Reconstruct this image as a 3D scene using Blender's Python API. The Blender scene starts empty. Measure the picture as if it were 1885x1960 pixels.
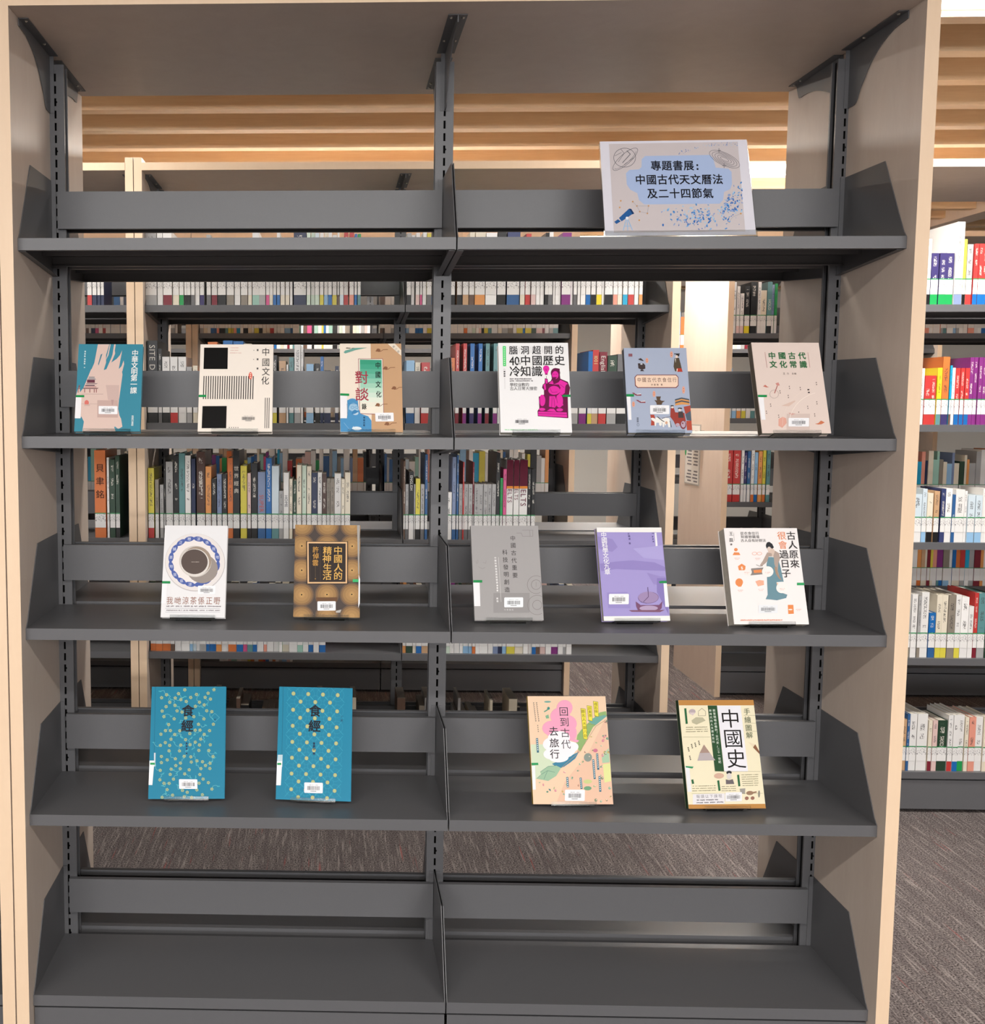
import bpy, bmesh, math, random, json
from mathutils import Vector, Matrix
random.seed(7)
S = bpy.context.scene
COL = S.collection
# ---------------------------------------------------------------- camera
cd = bpy.data.cameras.new('camera'); cam = bpy.data.objects.new('camera', cd); COL.objects.link(cam)
cd.sensor_width = 36; cd.sensor_fit = 'AUTO'; cd.lens = 2014.23/1960*36
cd.shift_x = (942.5-574.23)/1960; cd.shift_y = (943.76-980)/1960
cd.clip_start = 0.05; cd.clip_end = 60
def cam_matrix(x, y, z, yaw, pit, roll):
    c, s = math.cos(yaw), math.sin(yaw)
    r = Vector((c, -s, 0)); fw = Vector((s, c, 0)); up = Vector((0, 0, 1))
    cp, sp = math.cos(pit), math.sin(pit); f2 = fw*cp+up*sp; u2 = up*cp-fw*sp
    cr, sr = math.cos(roll), math.sin(roll); r3 = r*cr+u2*sr; u3 = u2*cr-r*sr
    m = Matrix((r3, u3, -f2)).transposed().to_4x4(); m.translation = (x, y, z); return m
cam.matrix_world = cam_matrix(-.2588, -2.2132, 1.4597, -.0287, -.0858, .0019)
S.camera = cam
# ---------------------------------------------------------------- world, exposure
w = bpy.data.worlds.new('world'); S.world = w; w.use_nodes = True
w.node_tree.nodes['Background'].inputs[0].default_value = (1, .97, .93, 1)
w.node_tree.nodes['Background'].inputs[1].default_value = .3
S.view_settings.view_transform = 'Standard'; S.view_settings.look = 'None'
S.view_settings.gamma = 1; S.view_settings.use_curve_mapping = False
S.view_settings.exposure = 0.0
S.cycles.use_denoising = True
S.cycles.max_bounces = 8; S.cycles.diffuse_bounces = 4; S.cycles.transparent_max_bounces = 12
# ceiling lamps, some added for fill (x0, x1, y0, y1, strength in watts); each is a ceiling_light fixture built further down
CEIL = 2.61
LAMPS = [(-2.7,-1.5,-2.46,-2.34,38),(-.9,.3,-2.46,-2.34,38),(.9,2.1,-2.46,-2.34,40),
         (-2.7,-1.5,-6.06,-5.94,125),(-.9,.3,-6.06,-5.94,125),(.9,2.1,-6.06,-5.94,125),
         (.9,2.76,.845,1.085,64),(-2.6,-1.0,.845,1.085,26),  # the left lamp of this pair is added to brighten the second row
         (1.0,2.9,3.05,3.29,115),(-1.2,.6,3.05,3.29,66),(-3.4,-2.4,3.05,3.29,50),  # middle lamp is added out of view, kept for its light
         (1.2,2.6,5.25,5.49,110),(-1.6,-.2,5.25,5.49,50)]
# ---------------------------------------------------------------- data tables
D = json.loads(r'''{"rows":{"B1L":{"y":1.509,"z":1.8,"b":[[-0.892,0.0394,0.257,"g","g",""],[-0.8605,0.0184,0.254,"w","w",""],[-0.8335,0.0304,0.257,"w","R",""],[-0.805,0.0214,0.208,"c","c",""],[-0.7845,0.0144,0.19,"w","e",""],[-0.7705,0.0084,0.199,"w","k",""],[-0.7595,0.0124,0.199,"g","k",""],[-0.7445,0.0124,0.19,"w","G",""],[-0.7295,0.0144,0.19,"w","w",""],[-0.7125,0.0144,0.19,"w","v",""],[-0.6885,0.0144,0.244,"g","G",""],[-0.669,0.0194,0.208,"w","R",""],[-0.6425,0.0284,0.199,"G","k",""],[-0.613,0.0254,0.199,"w","x",""],[-0.588,0.0194,0.208,"w","w",""],[-0.564,0.0234,0.199,"w","x",""],[-0.5435,0.0124,0.199,"c","c",""],[-0.523,0.0234,0.258,"w","m",""],[-0.5,0.0214,0.199,"w","g",""],[-0.481,0.0114,0.208,"w","p",""],[-0.469,0.0114,0.19,"w","c",""],[-0.4565,0.0104,0.189,"w","b",""],[-0.4435,0.0104,0.256,"w","b",""],[-0.4285,0.0144,0.189,"c","c",""],[-0.412,0.0134,0.189,"c","c",""],[-0.3985,0.0084,0.207,"w","w",""],[-0.368,0.0434,0.261,"n","n",""],[-0.3375,0.0124,0.254,"M","M",""],[-0.3225,0.0124,0.254,"M","M",""],[-0.3075,0.0144,0.25,"L","M",""],[-0.2915,0.0124,0.25,"w","y",""],[-0.2765,0.0124,0.254,"c","l",""],[-0.2625,0.0124,0.25,"w","b",""],[-0.2465,0.0144,0.243,"w","y",""],[-0.2335,0.0064,0.252,"w","u",""],[-0.2215,0.0124,0.207,"w","L",""],[-0.2065,0.0144,0.254,"r","r",""],[-0.187,0.0154,0.25,"r","s",""],[-0.1725,0.0084,0.246,"b","b",""],[-0.1605,0.0104,0.246,"e","T",""],[0.0135,0.0144,0.249,"g","k",""],[0.0275,0.0104,0.242,"w","w",""],[0.0435,0.0124,0.249,"w","S",""],[0.0555,0.0064,0.206,"w","p",""],[0.0675,0.0124,0.253,"w","w",""],[0.0835,0.0164,0.247,"y","G",""]]},"B1R":{"y":1.509,"z":1.8,"b":[[0.164,0.0194,0.206,"w","k",""],[0.19,0.0174,0.249,"t","k",""],[0.211,0.0194,0.224,"w","t",""],[0.232,0.0174,0.251,"c","u",""],[0.2605,0.0344,0.252,"c","O",""],[0.299,0.0374,0.249,"W","W",""],[0.335,0.0294,0.252,"k","k",""],[0.376,0.0434,0.256,"z","B",""],[0.408,0.0154,0.205,"w","c",""],[0.427,0.0174,0.245,"r","r",""],[0.446,0.0154,0.205,"w","S",""],[0.4625,0.0124,0.205,"W","W",""],[0.4765,0.0124,0.205,"W","W",""],[0.4915,0.0124,0.248,"k","k",""],[0.505,0.0134,0.252,"w","G",""],[0.5175,0.0064,0.205,"w","w",""],[0.532,0.0174,0.205,"W","W",""],[0.5585,0.0304,0.248,"P","P",""],[0.579,0.0074,0.205,"w","w",""],[0.591,0.0114,0.205,"w","G",""],[0.6035,0.0084,0.205,"w","w",""],[0.618,0.0154,0.205,"W","W",""],[0.636,0.0154,0.205,"w","b",""],[0.654,0.0154,0.205,"w","k",""],[0.673,0.0174,0.205,"w","Y",""],[0.6875,0.0064,0.187,"w","w",""],[0.7065,0.0264,0.223,"W","k",""],[0.7295,0.0144,0.205,"w","s",""],[0.7455,0.0144,0.205,"c","c",""],[0.763,0.0154,0.205,"w","q",""],[0.784,0.0194,0.205,"w","r",""],[0.8025,0.0124,0.187,"w","w",""],[0.817,0.0114,0.187,"c","O",""]]},"B2L":{"y":1.509,"z":1.3872,"b":[[-0.8905,0.0364,0.29,"k","k","SITE.D"],[-0.8635,0.0124,0.261,"k","G",""],[-0.842,0.0254,0.233,"w","k",""],[-0.814,0.0254,0.233,"w","r",""],[-0.785,0.0274,0.233,"w","w",""],[-0.7595,0.0184,0.198,"g","g",""],[-0.7385,0.0164,0.202,"c","c",""],[-0.711,0.0334,0.165,"w","c",""],[-0.676,0.0334,0.285,"o","o",""],[-0.622,0.0334,0.29,"b","b",""],[-0.5855,0.0344,0.288,"b","l",""],[-0.552,0.0274,0.279,"c","c",""],[-0.5195,0.0284,0.175,"g","g",""],[-0.485,0.0354,0.162,"w","w",""],[-0.4565,0.0144,0.239,"k","y",""],[-0.429,0.0234,0.219,"t","t",""],[-0.4115,0.0064,0.206,"w","w",""],[-0.3975,0.0164,0.232,"T","T",""],[-0.376,0.0214,0.276,"w","g",""],[-0.36,0.0074,0.268,"w","w",""],[-0.332,0.0254,0.208,"l","l",""],[-0.305,0.0154,0.208,"k","k",""],[-0.2895,0.0104,0.234,"b","n",""],[-0.27,0.0234,0.186,"k","n",""],[-0.2365,0.0124,0.201,"n","n",""],[-0.2095,0.0324,0.175,"w","g",""],[-0.1715,0.0384,0.166,"c","u",""],[-0.1365,0.0264,0.17,"g","k",""],[0.0215,0.0284,0.221,"l","B",""],[0.0475,0.0184,0.214,"c","w",""],[0.075,0.0294,0.214,"r","r",""]]},"B2R":{"y":1.509,"z":1.3872,"b":[[0.169,0.0174,0.23,"o","G",""],[0.1865,0.0124,0.28,"r","R",""],[0.2125,0.0124,0.28,"r","P",""],[0.2385,0.0144,0.28,"b","v",""],[0.267,0.0134,0.28,"b","P",""],[0.292,0.0134,0.28,"T","R",""],[0.3195,0.0144,0.28,"T","P",""],[0.342,0.0254,0.221,"w","w",""],[0.3915,0.0544,0.203,"g","G",""],[0.4565,0.0704,0.194,"w","g",""],[0.534,0.0794,0.185,"w","w",""],[0.5945,0.0284,0.178,"g","g",""],[0.6255,0.0244,0.178,"w","P",""],[0.6495,0.0144,0.253,"b","y","side"],[0.669,0.0214,0.258,"r","t","1001"],[0.6945,0.0264,0.251,"R","r","English"],[0.726,0.0314,0.238,"E","g",""],[0.7605,0.0324,0.243,"G","k","EN"]]},"B3L":{"y":1.509,"z":0.9745,"b":[[-0.8995,0.0204,0.251,"y","r",""],[-0.8785,0.0124,0.21,"x","w",""],[-0.8615,0.0124,0.191,"g","g",""],[-0.8505,0.0044,0.292,"k","k",""],[-0.8335,0.0244,0.274,"g","g",""],[-0.8095,0.0184,0.296,"k","k",""],[-0.7885,0.0204,0.304,"T","T",""],[-0.767,0.0194,0.296,"w","w",""],[-0.7475,0.0144,0.285,"n","n",""],[-0.721,0.0294,0.31,"U","U",""],[-0.694,0.0194,0.257,"O","O",""],[-0.6735,0.0164,0.214,"k","k",""],[-0.6545,0.0164,0.23,"a","g",""],[-0.6355,0.0164,0.23,"k","k",""],[-0.6155,0.0184,0.288,"o","o",""],[-0.5935,0.0224,0.314,"k","k","世界經典"],[-0.5675,0.0224,0.26,"y","y",""],[-0.548,0.0114,0.234,"S","k",""],[-0.5295,0.0204,0.269,"k","k",""],[-0.5035,0.0264,0.238,"a","B","SUPER"],[-0.478,0.0194,0.288,"b","b",""],[-0.4545,0.0244,0.26,"L","T",""],[-0.4335,0.0144,0.171,"g","g",""],[-0.4155,0.0184,0.236,"w","w","HOME"],[-0.3985,0.0104,0.214,"c","c",""],[-0.385,0.0114,0.208,"E","u",""],[-0.3695,0.0164,0.264,"c","c",""],[-0.3515,0.0144,0.262,"M","M",""],[-0.334,0.0154,0.259,"c","c",""],[-0.3145,0.0204,0.236,"n","x",""],[-0.2955,0.0144,0.237,"w","u",""],[-0.2795,0.0144,0.233,"U","U",""],[-0.265,0.0114,0.214,"x","c",""],[-0.251,0.0134,0.214,"x","c",""],[-0.2315,0.0224,0.233,"w","w",""],[-0.213,0.0114,0.214,"c","c",""],[-0.1965,0.0184,0.237,"c","c",""],[0.005,0.0054,0.279,"u","u",""],[0.0145,0.0104,0.197,"g","G",""],[0.0295,0.0164,0.241,"k","w","ENGLISH"],[0.0415,0.0044,0.197,"g","g",""],[0.053,0.0154,0.217,"y","k",""],[0.0695,0.0124,0.197,"g","G",""],[0.0825,0.0084,0.303,"B","B",""]]},"B3R":{"y":1.509,"z":0.9745,"b":[[0.162,0.0214,0.169,"w","w",""],[0.1815,0.0124,0.294,"a","B",""],[0.1935,0.0064,0.3,"B","B",""],[0.205,0.0114,0.198,"g","G",""],[0.214,0.004,0.276,"r","r",""],[0.224,0.0134,0.198,"g","G",""],[0.239,0.0134,0.198,"g","G",""],[0.2495,0.0044,0.276,"R","R",""],[0.261,0.0154,0.198,"g","G",""],[0.2765,0.0144,0.198,"g","G",""],[0.2925,0.0144,0.198,"g","G",""],[0.3075,0.0124,0.198,"g","G",""],[0.322,0.0134,0.198,"g","G",""],[0.3365,0.0124,0.309,"k","k",""],[0.3485,0.0084,0.22,"e","e",""],[0.3595,0.0104,0.252,"p","p",""],[0.3775,0.0224,0.284,"w","w","IELTS"],[0.4005,0.0184,0.284,"w","w","IELTS"],[0.426,0.0274,0.284,"w","w","IELTS"],[0.447,0.0114,0.252,"k","n",""],[0.461,0.0134,0.252,"k","n",""]]},"D1":{"y":1.509,"z":1.8,"b":[[1.7855,0.0084,0.185,"k","k",""],[1.798,0.0134,0.224,"W","k",""],[1.8195,0.0244,0.176,"v","e",""],[1.846,0.0234,0.176,"v","e",""],[1.8715,0.0244,0.176,"v","e",""],[1.8995,0.0264,0.281,"W","a",""],[1.92,0.0094,0.223,"y","k",""],[1.937,0.0194,0.206,"g","r",""],[1.9565,0.0144,0.207,"r","b",""],[1.9725,0.0144,0.207,"r","b",""],[1.988,0.0134,0.207,"r","b",""],[2.0035,0.0144,0.207,"r","b",""]]},"D2":{"y":1.509,"z":1.3872,"b":[[1.779,0.0074,0.168,"v","R",""],[1.7935,0.0184,0.195,"W","w",""],[1.815,0.0214,0.17,"r","r",""],[1.836,0.0174,0.17,"r","r",""],[1.855,0.0154,0.197,"Y","T",""],[1.8765,0.0224,0.235,"o","v",""],[1.8935,0.0064,0.205,"q","u",""],[1.903,0.0094,0.197,"W","w",""],[1.917,0.0154,0.196,"r","b",""],[1.933,0.0134,0.196,"r","b",""],[1.9485,0.0144,0.196,"r","b",""],[1.964,0.0134,0.233,"P","P",""],[1.9785,0.0124,0.233,"P","P",""],[1.9925,0.0124,0.233,"P","P",""],[2.007,0.0134,0.233,"P","P",""],[2.021,0.0134,0.233,"P","P",""]]},"D3":{"y":1.509,"z":0.9745,"b":[[1.7795,0.0144,0.165,"R","R",""],[1.803,0.0294,0.169,"L","w",""],[1.827,0.0154,0.188,"L","l",""],[1.846,0.0194,0.173,"c","k",""],[1.867,0.0174,0.18,"t","k",""],[1.89,0.0154,0.188,"z","z",""],[1.91,0.0214,0.19,"W","w",""],[1.9265,0.0104,0.168,"B","B",""],[1.9485,0.0304,0.186,"w","w",""],[1.9695,0.0084,0.181,"w","w",""],[1.987,0.0234,0.166,"L","l",""],[2.0125,0.0224,0.166,"L","l",""],[2.036,0.0194,0.19,"w","w",""]]},"D4":{"y":1.509,"z":0.5617,"b":[[1.7865,0.0264,0.226,"g","x",""],[1.811,0.0194,0.227,"w","w",""],[1.8285,0.0104,0.221,"g","x",""],[1.848,0.0254,0.234,"w","w",""],[1.8745,0.0224,0.161,"b","B",""],[1.8965,0.0184,0.225,"c","y",""],[1.916,0.0194,0.225,"c","y",""],[1.9395,0.0244,0.226,"x","x",""],[1.9625,0.0184,0.226,"w","y",""],[1.986,0.0254,0.218,"W","w",""],[2.0085,0.0164,0.185,"w","w",""],[2.026,0.0134,0.232,"r","R",""],[2.047,0.0254,0.232,"T","g",""],[2.068,0.0134,0.232,"E","E",""]]},"D5":{"y":1.509,"z":0.149,"b":[[1.7815,0.0164,0.183,"k","k",""],[1.7985,0.0144,0.187,"t","t",""],[1.8105,0.0084,0.207,"B","B",""],[1.829,0.0234,0.207,"w","w",""],[1.861,0.0354,0.207,"w","w",""],[1.8875,0.0124,0.185,"c","R",""],[1.9045,0.0164,0.185,"S","S",""],[1.931,0.0334,0.185,"E","E",""],[1.9585,0.0164,0.204,"w","r",""],[1.977,0.0174,0.205,"w","b",""],[1.9975,0.0204,0.205,"w","e",""],[2.0165,0.0124,0.197,"c","c",""],[2.0365,0.0224,0.198,"s","s",""],[2.061,0.0234,0.198,"w","w",""],[2.087,0.0234,0.198,"c","c",""]]},"R1":{"y":3.017,"z":1.8,"b":[[1.675,0.0114,0.183,"w","w",""],[1.6915,0.0144,0.248,"W","W",""],[1.707,0.0134,0.248,"W","W",""],[1.7245,0.0144,0.228,"w","S",""],[1.743,0.0174,0.193,"w","S",""],[1.7675,0.0244,0.228,"k","Y",""],[1.799,0.0294,0.248,"k","k",""],[1.8255,0.0144,0.248,"w","w",""],[1.8475,0.0264,0.208,"c","w",""],[1.8735,0.0224,0.248,"T","k","HOLD"],[1.8915,0.0104,0.235,"a","w",""],[1.9045,0.0124,0.24,"e","w",""]]},"R3":{"y":3.017,"z":0.9745,"b":[[1.6745,0.0204,0.208,"z","w",""],[1.7065,0.0404,0.255,"r","r",""],[1.7475,0.0344,0.255,"r","r",""],[1.7745,0.0124,0.255,"w","w",""],[1.7895,0.0124,0.245,"v","w",""],[1.8065,0.0144,0.25,"B","w",""],[1.8245,0.0144,0.255,"w","o",""],[1.8425,0.0144,0.245,"l","b",""],[1.861,0.0174,0.25,"O","O",""],[1.8805,0.0144,0.255,"y","o",""],[1.9,0.0174,0.261,"T","T",""]]},"R2":{"y":3.017,"z":1.3872,"b":[[1.676,0.0194,0.257,"w","O",""],[1.699,0.0194,0.244,"l","L",""],[1.722,0.0194,0.219,"w","l",""],[1.745,0.0194,0.219,"w","O",""],[1.768,0.0194,0.219,"w","y",""],[1.7905,0.0204,0.219,"c","w",""],[1.8135,0.0204,0.219,"w","T",""],[1.836,0.0194,0.219,"w","w",""]]},"X3":{"y":1.509,"z":0.9745,"b":[[-1.083,0.0394,0.314,"o","o","貝聿銘"],[-1.054,0.0074,0.288,"w","w",""],[-1.0385,0.0184,0.281,"E","E",""],[-1.0195,0.0144,0.294,"E","k",""]]},"X1":{"y":1.509,"z":1.8,"b":[[-1.11,0.0154,0.2,"w","r",""],[-1.0925,0.0144,0.209,"z","n",""],[-1.0775,0.0104,0.209,"B","n",""],[-1.0645,0.0104,0.209,"z","n",""]]}},"pose":{"teal":[-0.7368,0.0049,0.1404,0.2013,0.0805,1],"cream":[-0.464,0.0439,0.16,0.2016,0.0252,1],"duitan":[-0.1713,0.014,0.1333,0.2027,0.0276,1],"brain":[0.1783,0.0392,0.1502,0.2052,-0.0534,1],"blue":[0.4397,0.0408,0.1324,0.1935,-0.0837,1],"pink":[0.7234,0.0367,0.146,0.2057,0.0617,1],"tea":[-0.5623,0.0796,0.143,0.2094,-0.0069,2],"gold":[-0.266,0.0937,0.148,0.2105,-0.0294,2],"gray":[0.1352,0.0766,0.1516,0.2132,0.0336,2],"purple":[0.4148,0.0817,0.1463,0.2099,0.0464,2],"wang":[0.6953,0.0555,0.1621,0.2134,0.0352,2],"t1":[-0.579,0.0765,0.1712,0.2489,0.0436,3],"t2":[-0.2939,0.0768,0.1688,0.2499,-0.0478,3],"travel":[0.2842,0.0738,0.1777,0.2364,0.0305,3],"hist":[0.6174,0.0601,0.1708,0.2348,0.0479,3],"sign":[0.4713,0.0494,0.3094,0.2257,-0.0342,0]},"stuff":[[1.509,0.5617,-0.908,-0.265],[1.509,0.5617,0.004,0.102],[1.509,0.5617,0.154,0.609],[3.017,1.8,-0.909,-0.419],[3.017,1.8,-0.017,0.856],[3.017,1.3872,-0.907,-0.032],[3.017,1.3872,0.02,0.845],[3.017,0.9745,-0.899,-0.447],[3.017,0.9745,-0.431,-0.08],[3.017,0.9745,0.011,0.102],[3.017,0.9745,0.115,0.829],[3.017,0.5617,-0.883,-0.077],[3.017,0.5617,0.08,0.708],[3.017,1.8,-1.488,-1.018],[3.017,1.3872,-1.481,-1.284],[3.017,0.9745,-1.501,-1.012],[3.017,0.149,-0.818,-0.446],[4.526,1.8,-0.85,0.0],[4.526,1.8,1.7,2.5],[4.526,1.3872,1.7,2.5],[4.526,1.3872,-0.85,0.8],[3.017,1.8,2.1,3.4],[3.017,1.3872,2.1,3.4],[3.017,0.9744,2.1,3.4],[3.017,0.5616,1.75,3.4]],"sparse":[[1.509,0.149,-0.89,-0.544],[1.509,0.149,-0.506,-0.125],[1.509,0.149,-0.011,0.16],[1.509,0.149,0.198,0.443]],"C":{"w":"#e8e6e4","W":"#f4f2f0","g":"#a9a8a8","G":"#6b6a6c","k":"#141416","n":"#1f2a4d","v":"#3c3468","b":"#1668b0","B":"#2f5f95","l":"#93bde0","L":"#cfdde6","c":"#e6dcc8","t":"#c9a27c","T":"#5f8f92","m":"#9fcabb","M":"#cfe0cf","r":"#c33a38","R":"#7d2030","p":"#d9578f","P":"#84307e","o":"#d8763a","O":"#e39a58","y":"#d9cc4a","Y":"#e8d22c","e":"#1c9a50","E":"#24402e","s":"#e59a86","S":"#dfc0bb","q":"#1ba4cf","u":"#6b5244","U":"#4a3028","x":"#8d8478","a":"#7d8db0","z":"#36406e"}}''')
PAL = D['C']
# ---------------------------------------------------------------- materials
def lin(h, a=1):
    h = h.lstrip('#'); o = []
    for i in (0, 2, 4):
        c = int(h[i:i+2], 16)/255; o.append(c/12.92 if c <= .04045 else ((c+.055)/1.055)**2.4)
    return (*o, a)
def mk(name):
    m = bpy.data.materials.new(name); m.use_nodes = True
    return m, m.node_tree, m.node_tree.nodes['Principled BSDF']
def N(t, typ, **k):
    n = t.nodes.new(typ)
    for a, v in k.items(): setattr(n, a, v)
    return n
def plain(name, hexc, rough=.5, metal=0, spec=.5, noise=0, nscale=60, bump=0):
    m, t, b = mk(name)
    b.inputs['Base Color'].default_value = lin(hexc); b.inputs['Roughness'].default_value = rough
    b.inputs['Metallic'].default_value = metal; b.inputs['Specular IOR Level'].default_value = spec
    if noise or bump:
        tc = N(t, 'ShaderNodeTexCoord'); no = N(t, 'ShaderNodeTexNoise'); no.inputs['Scale'].default_value = nscale; no.inputs['Detail'].default_value = 4
        t.links.new(tc.outputs['Object'], no.inputs['Vector'])
        if noise:
            mx = N(t, 'ShaderNodeMix', data_type='RGBA', blend_type='MULTIPLY'); mx.inputs[0].default_value = noise
            mx.inputs[6].default_value = lin(hexc); t.links.new(no.outputs['Color'], mx.inputs[7])
            rp = N(t, 'ShaderNodeValToRGB'); rp.color_ramp.elements[0].position = .3; rp.color_ramp.elements[0].color = (.55, .55, .55, 1); rp.color_ramp.elements[1].position = .7
            t.links.new(no.outputs['Fac'], rp.inputs[0]); t.links.new(rp.outputs[0], mx.inputs[7]); t.links.new(mx.outputs[2], b.inputs['Base Color'])
        if bump:
            bp = N(t, 'ShaderNodeBump'); bp.inputs['Strength'].default_value = bump; bp.inputs['Distance'].default_value = .002
            t.links.new(no.outputs['Fac'], bp.inputs['Height']); t.links.new(bp.outputs[0], b.inputs['Normal'])
    return m
def grain(name, c1, c2, scale, stretch, rough=.45, fac=.5, coat=0, vec='Object'):
    m, t, b = mk(name)
    tc = N(t, 'ShaderNodeTexCoord'); mp = N(t, 'ShaderNodeMapping'); mp.inputs['Scale'].default_value = stretch
    oi = N(t, 'ShaderNodeObjectInfo'); ad = N(t, 'ShaderNodeVectorMath', operation='ADD')
    ml = N(t, 'ShaderNodeMath', operation='MULTIPLY'); ml.inputs[1].default_value = 37
    t.links.new(oi.outputs['Random'], ml.inputs[0]); t.links.new(tc.outputs[vec], ad.inputs[0]); t.links.new(ml.outputs[0], ad.inputs[1])
    t.links.new(ad.outputs[0], mp.inputs[0])
    n1 = N(t, 'ShaderNodeTexNoise'); n1.inputs['Scale'].default_value = scale; n1.inputs['Detail'].default_value = 6; n1.inputs['Distortion'].default_value = .8
    t.links.new(mp.outputs[0], n1.inputs['Vector'])
    n2 = N(t, 'ShaderNodeTexNoise'); n2.inputs['Scale'].default_value = scale*9; n2.inputs['Detail'].default_value = 3
    t.links.new(mp.outputs[0], n2.inputs['Vector'])
    av = N(t, 'ShaderNodeMix'); av.inputs[0].default_value = .3; t.links.new(n1.outputs['Fac'], av.inputs[2]); t.links.new(n2.outputs['Fac'], av.inputs[3])
    rp = N(t, 'ShaderNodeValToRGB'); rp.color_ramp.elements[0].position = .5-fac*.3; rp.color_ramp.elements[1].position = .5+fac*.3
    rp.color_ramp.elements[0].color = lin(c1); rp.color_ramp.elements[1].color = lin(c2)
    t.links.new(av.outputs[0], rp.inputs[0]); t.links.new(rp.outputs[0], b.inputs['Base Color'])
    b.inputs['Roughness'].default_value = rough; b.inputs['Coat Weight'].default_value = coat
    return m
M = {}
M['metal'] = plain('charcoal_powder_coat', '#626265', .4, .0, .5, .12, 700, .08)
M['metal_shade'] = plain('charcoal_recess_shade', '#1b1b1c', .6, 0, .3)  # near-black paints the shade in the sides of the uprights
M['black'] = plain('slot_shade_black', '#0a0a0a', .9, 0, .1)  # stands in for the shade inside the upright slots
M['panel'] = grain('beige_laminate', '#d6c4b6', '#dfcfc1', 6, (3, 3, .7), .42, .8)
M['edge'] = grain('pale_wood_edge', '#ebcdae', '#f0d4b6', 8, (3, 3, .5), .45, .8)
M['slat'] = grain('oak_veneer', '#dab388', '#f5dcb8', 3.2, (.35, 4, 6), .5, 1.0)
M['screw'] = plain('zinc_screw', '#b8b4aa', .25, .9)
M['white'] = plain('white_paint', '#e9e6e0', .7)
M['ceil'] = plain('ceiling_paint', '#cfc6bb', .8)
M['pages'] = plain('paper_pages', '#d8d0c2', .8, 0, .2, .25, 90)
M['acrylic'], t, b = mk('clear_acrylic')
b.inputs['Base Color'].default_value = (.93, .95, .95, 1); b.inputs['Roughness'].default_value = .12; b.inputs['IOR'].default_value = 1.3
b.inputs['Transmission Weight'].default_value = 1.0
M['sleeve'] = M['acrylic']
def emit(name, col, s):
    m, t, b = mk(name); b.inputs['Base Color'].default_value = (1, 1, 1, 1); b.inputs['Emission Color'].default_value = col; b.inputs['Emission Strength'].default_value = s; return m
M['diffuser'] = emit('lamp_diffuser', (1, .97, .9, 1), 6)
# carpet
m, t, b = mk('carpet'); M['carpet'] = m
tc = N(t, 'ShaderNodeTexCoord'); n1 = N(t, 'ShaderNodeTexNoise'); n1.inputs['Scale'].default_value = 210; n1.inputs['Detail'].default_value = 3
t.links.new(tc.outputs['Object'], n1.inputs['Vector'])
r1 = N(t, 'ShaderNodeValToRGB'); r1.color_ramp.elements[0].position = .33; r1.color_ramp.elements[0].color = lin('#1f1b1a'); r1.color_ramp.elements[1].position = .68; r1.color_ramp.elements[1].color = lin('#948a88')
t.links.new(n1.outputs['Fac'], r1.inputs[0])
def streak(sx, sy, scale, lo, hi, off):
    mp = N(t, 'ShaderNodeMapping'); mp.inputs['Scale'].default_value = (sx, sy, 1); mp.inputs['Rotation'].default_value = (0, 0, math.radians(8)); mp.inputs['Location'].default_value = (off, off, 0)
    t.links.new(tc.outputs['Object'], mp.inputs[0]); n = N(t, 'ShaderNodeTexNoise'); n.inputs['Scale'].default_value = scale; n.inputs['Detail'].default_value = 2; t.links.new(mp.outputs[0], n.inputs['Vector'])
    r = N(t, 'ShaderNodeMapRange'); r.inputs[1].default_value = lo; r.inputs[2].default_value = hi; t.links.new(n.outputs['Fac'], r.inputs[0]); return r
sa = streak(14, .8, 9, .55, .72, 3); sb = streak(13, .6, 7, .66, .76, 17); sc_ = streak(16, .5, 3, .38, .64, 29)
def mixc(a, fac, col, amt):
    mu = N(t, 'ShaderNodeMath', operation='MULTIPLY'); mu.inputs[1].default_value = amt; t.links.new(fac.outputs[0], mu.inputs[0])
    mx = N(t, 'ShaderNodeMix', data_type='RGBA'); t.links.new(mu.outputs[0], mx.inputs[0]); t.links.new(a, mx.inputs[6]); mx.inputs[7].default_value = lin(col); return mx.outputs[2]
c0 = mixc(r1.outputs[0], sc_, '#4a4243', .45); c0 = mixc(c0, sa, '#aaa09c', .5); c0 = mixc(c0, sb, '#9c4a46', .6)
t.links.new(c0, b.inputs['Base Color']); b.inputs['Roughness'].default_value = .95; b.inputs['Specular IOR Level'].default_value = .1
bp = N(t, 'ShaderNodeBump'); bp.inputs['Strength'].default_value = .5; bp.inputs['Distance'].default_value = .003; t.links.new(n1.outputs['Fac'], bp.inputs['Height']); t.links.new(bp.outputs[0], b.inputs['Normal'])
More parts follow.
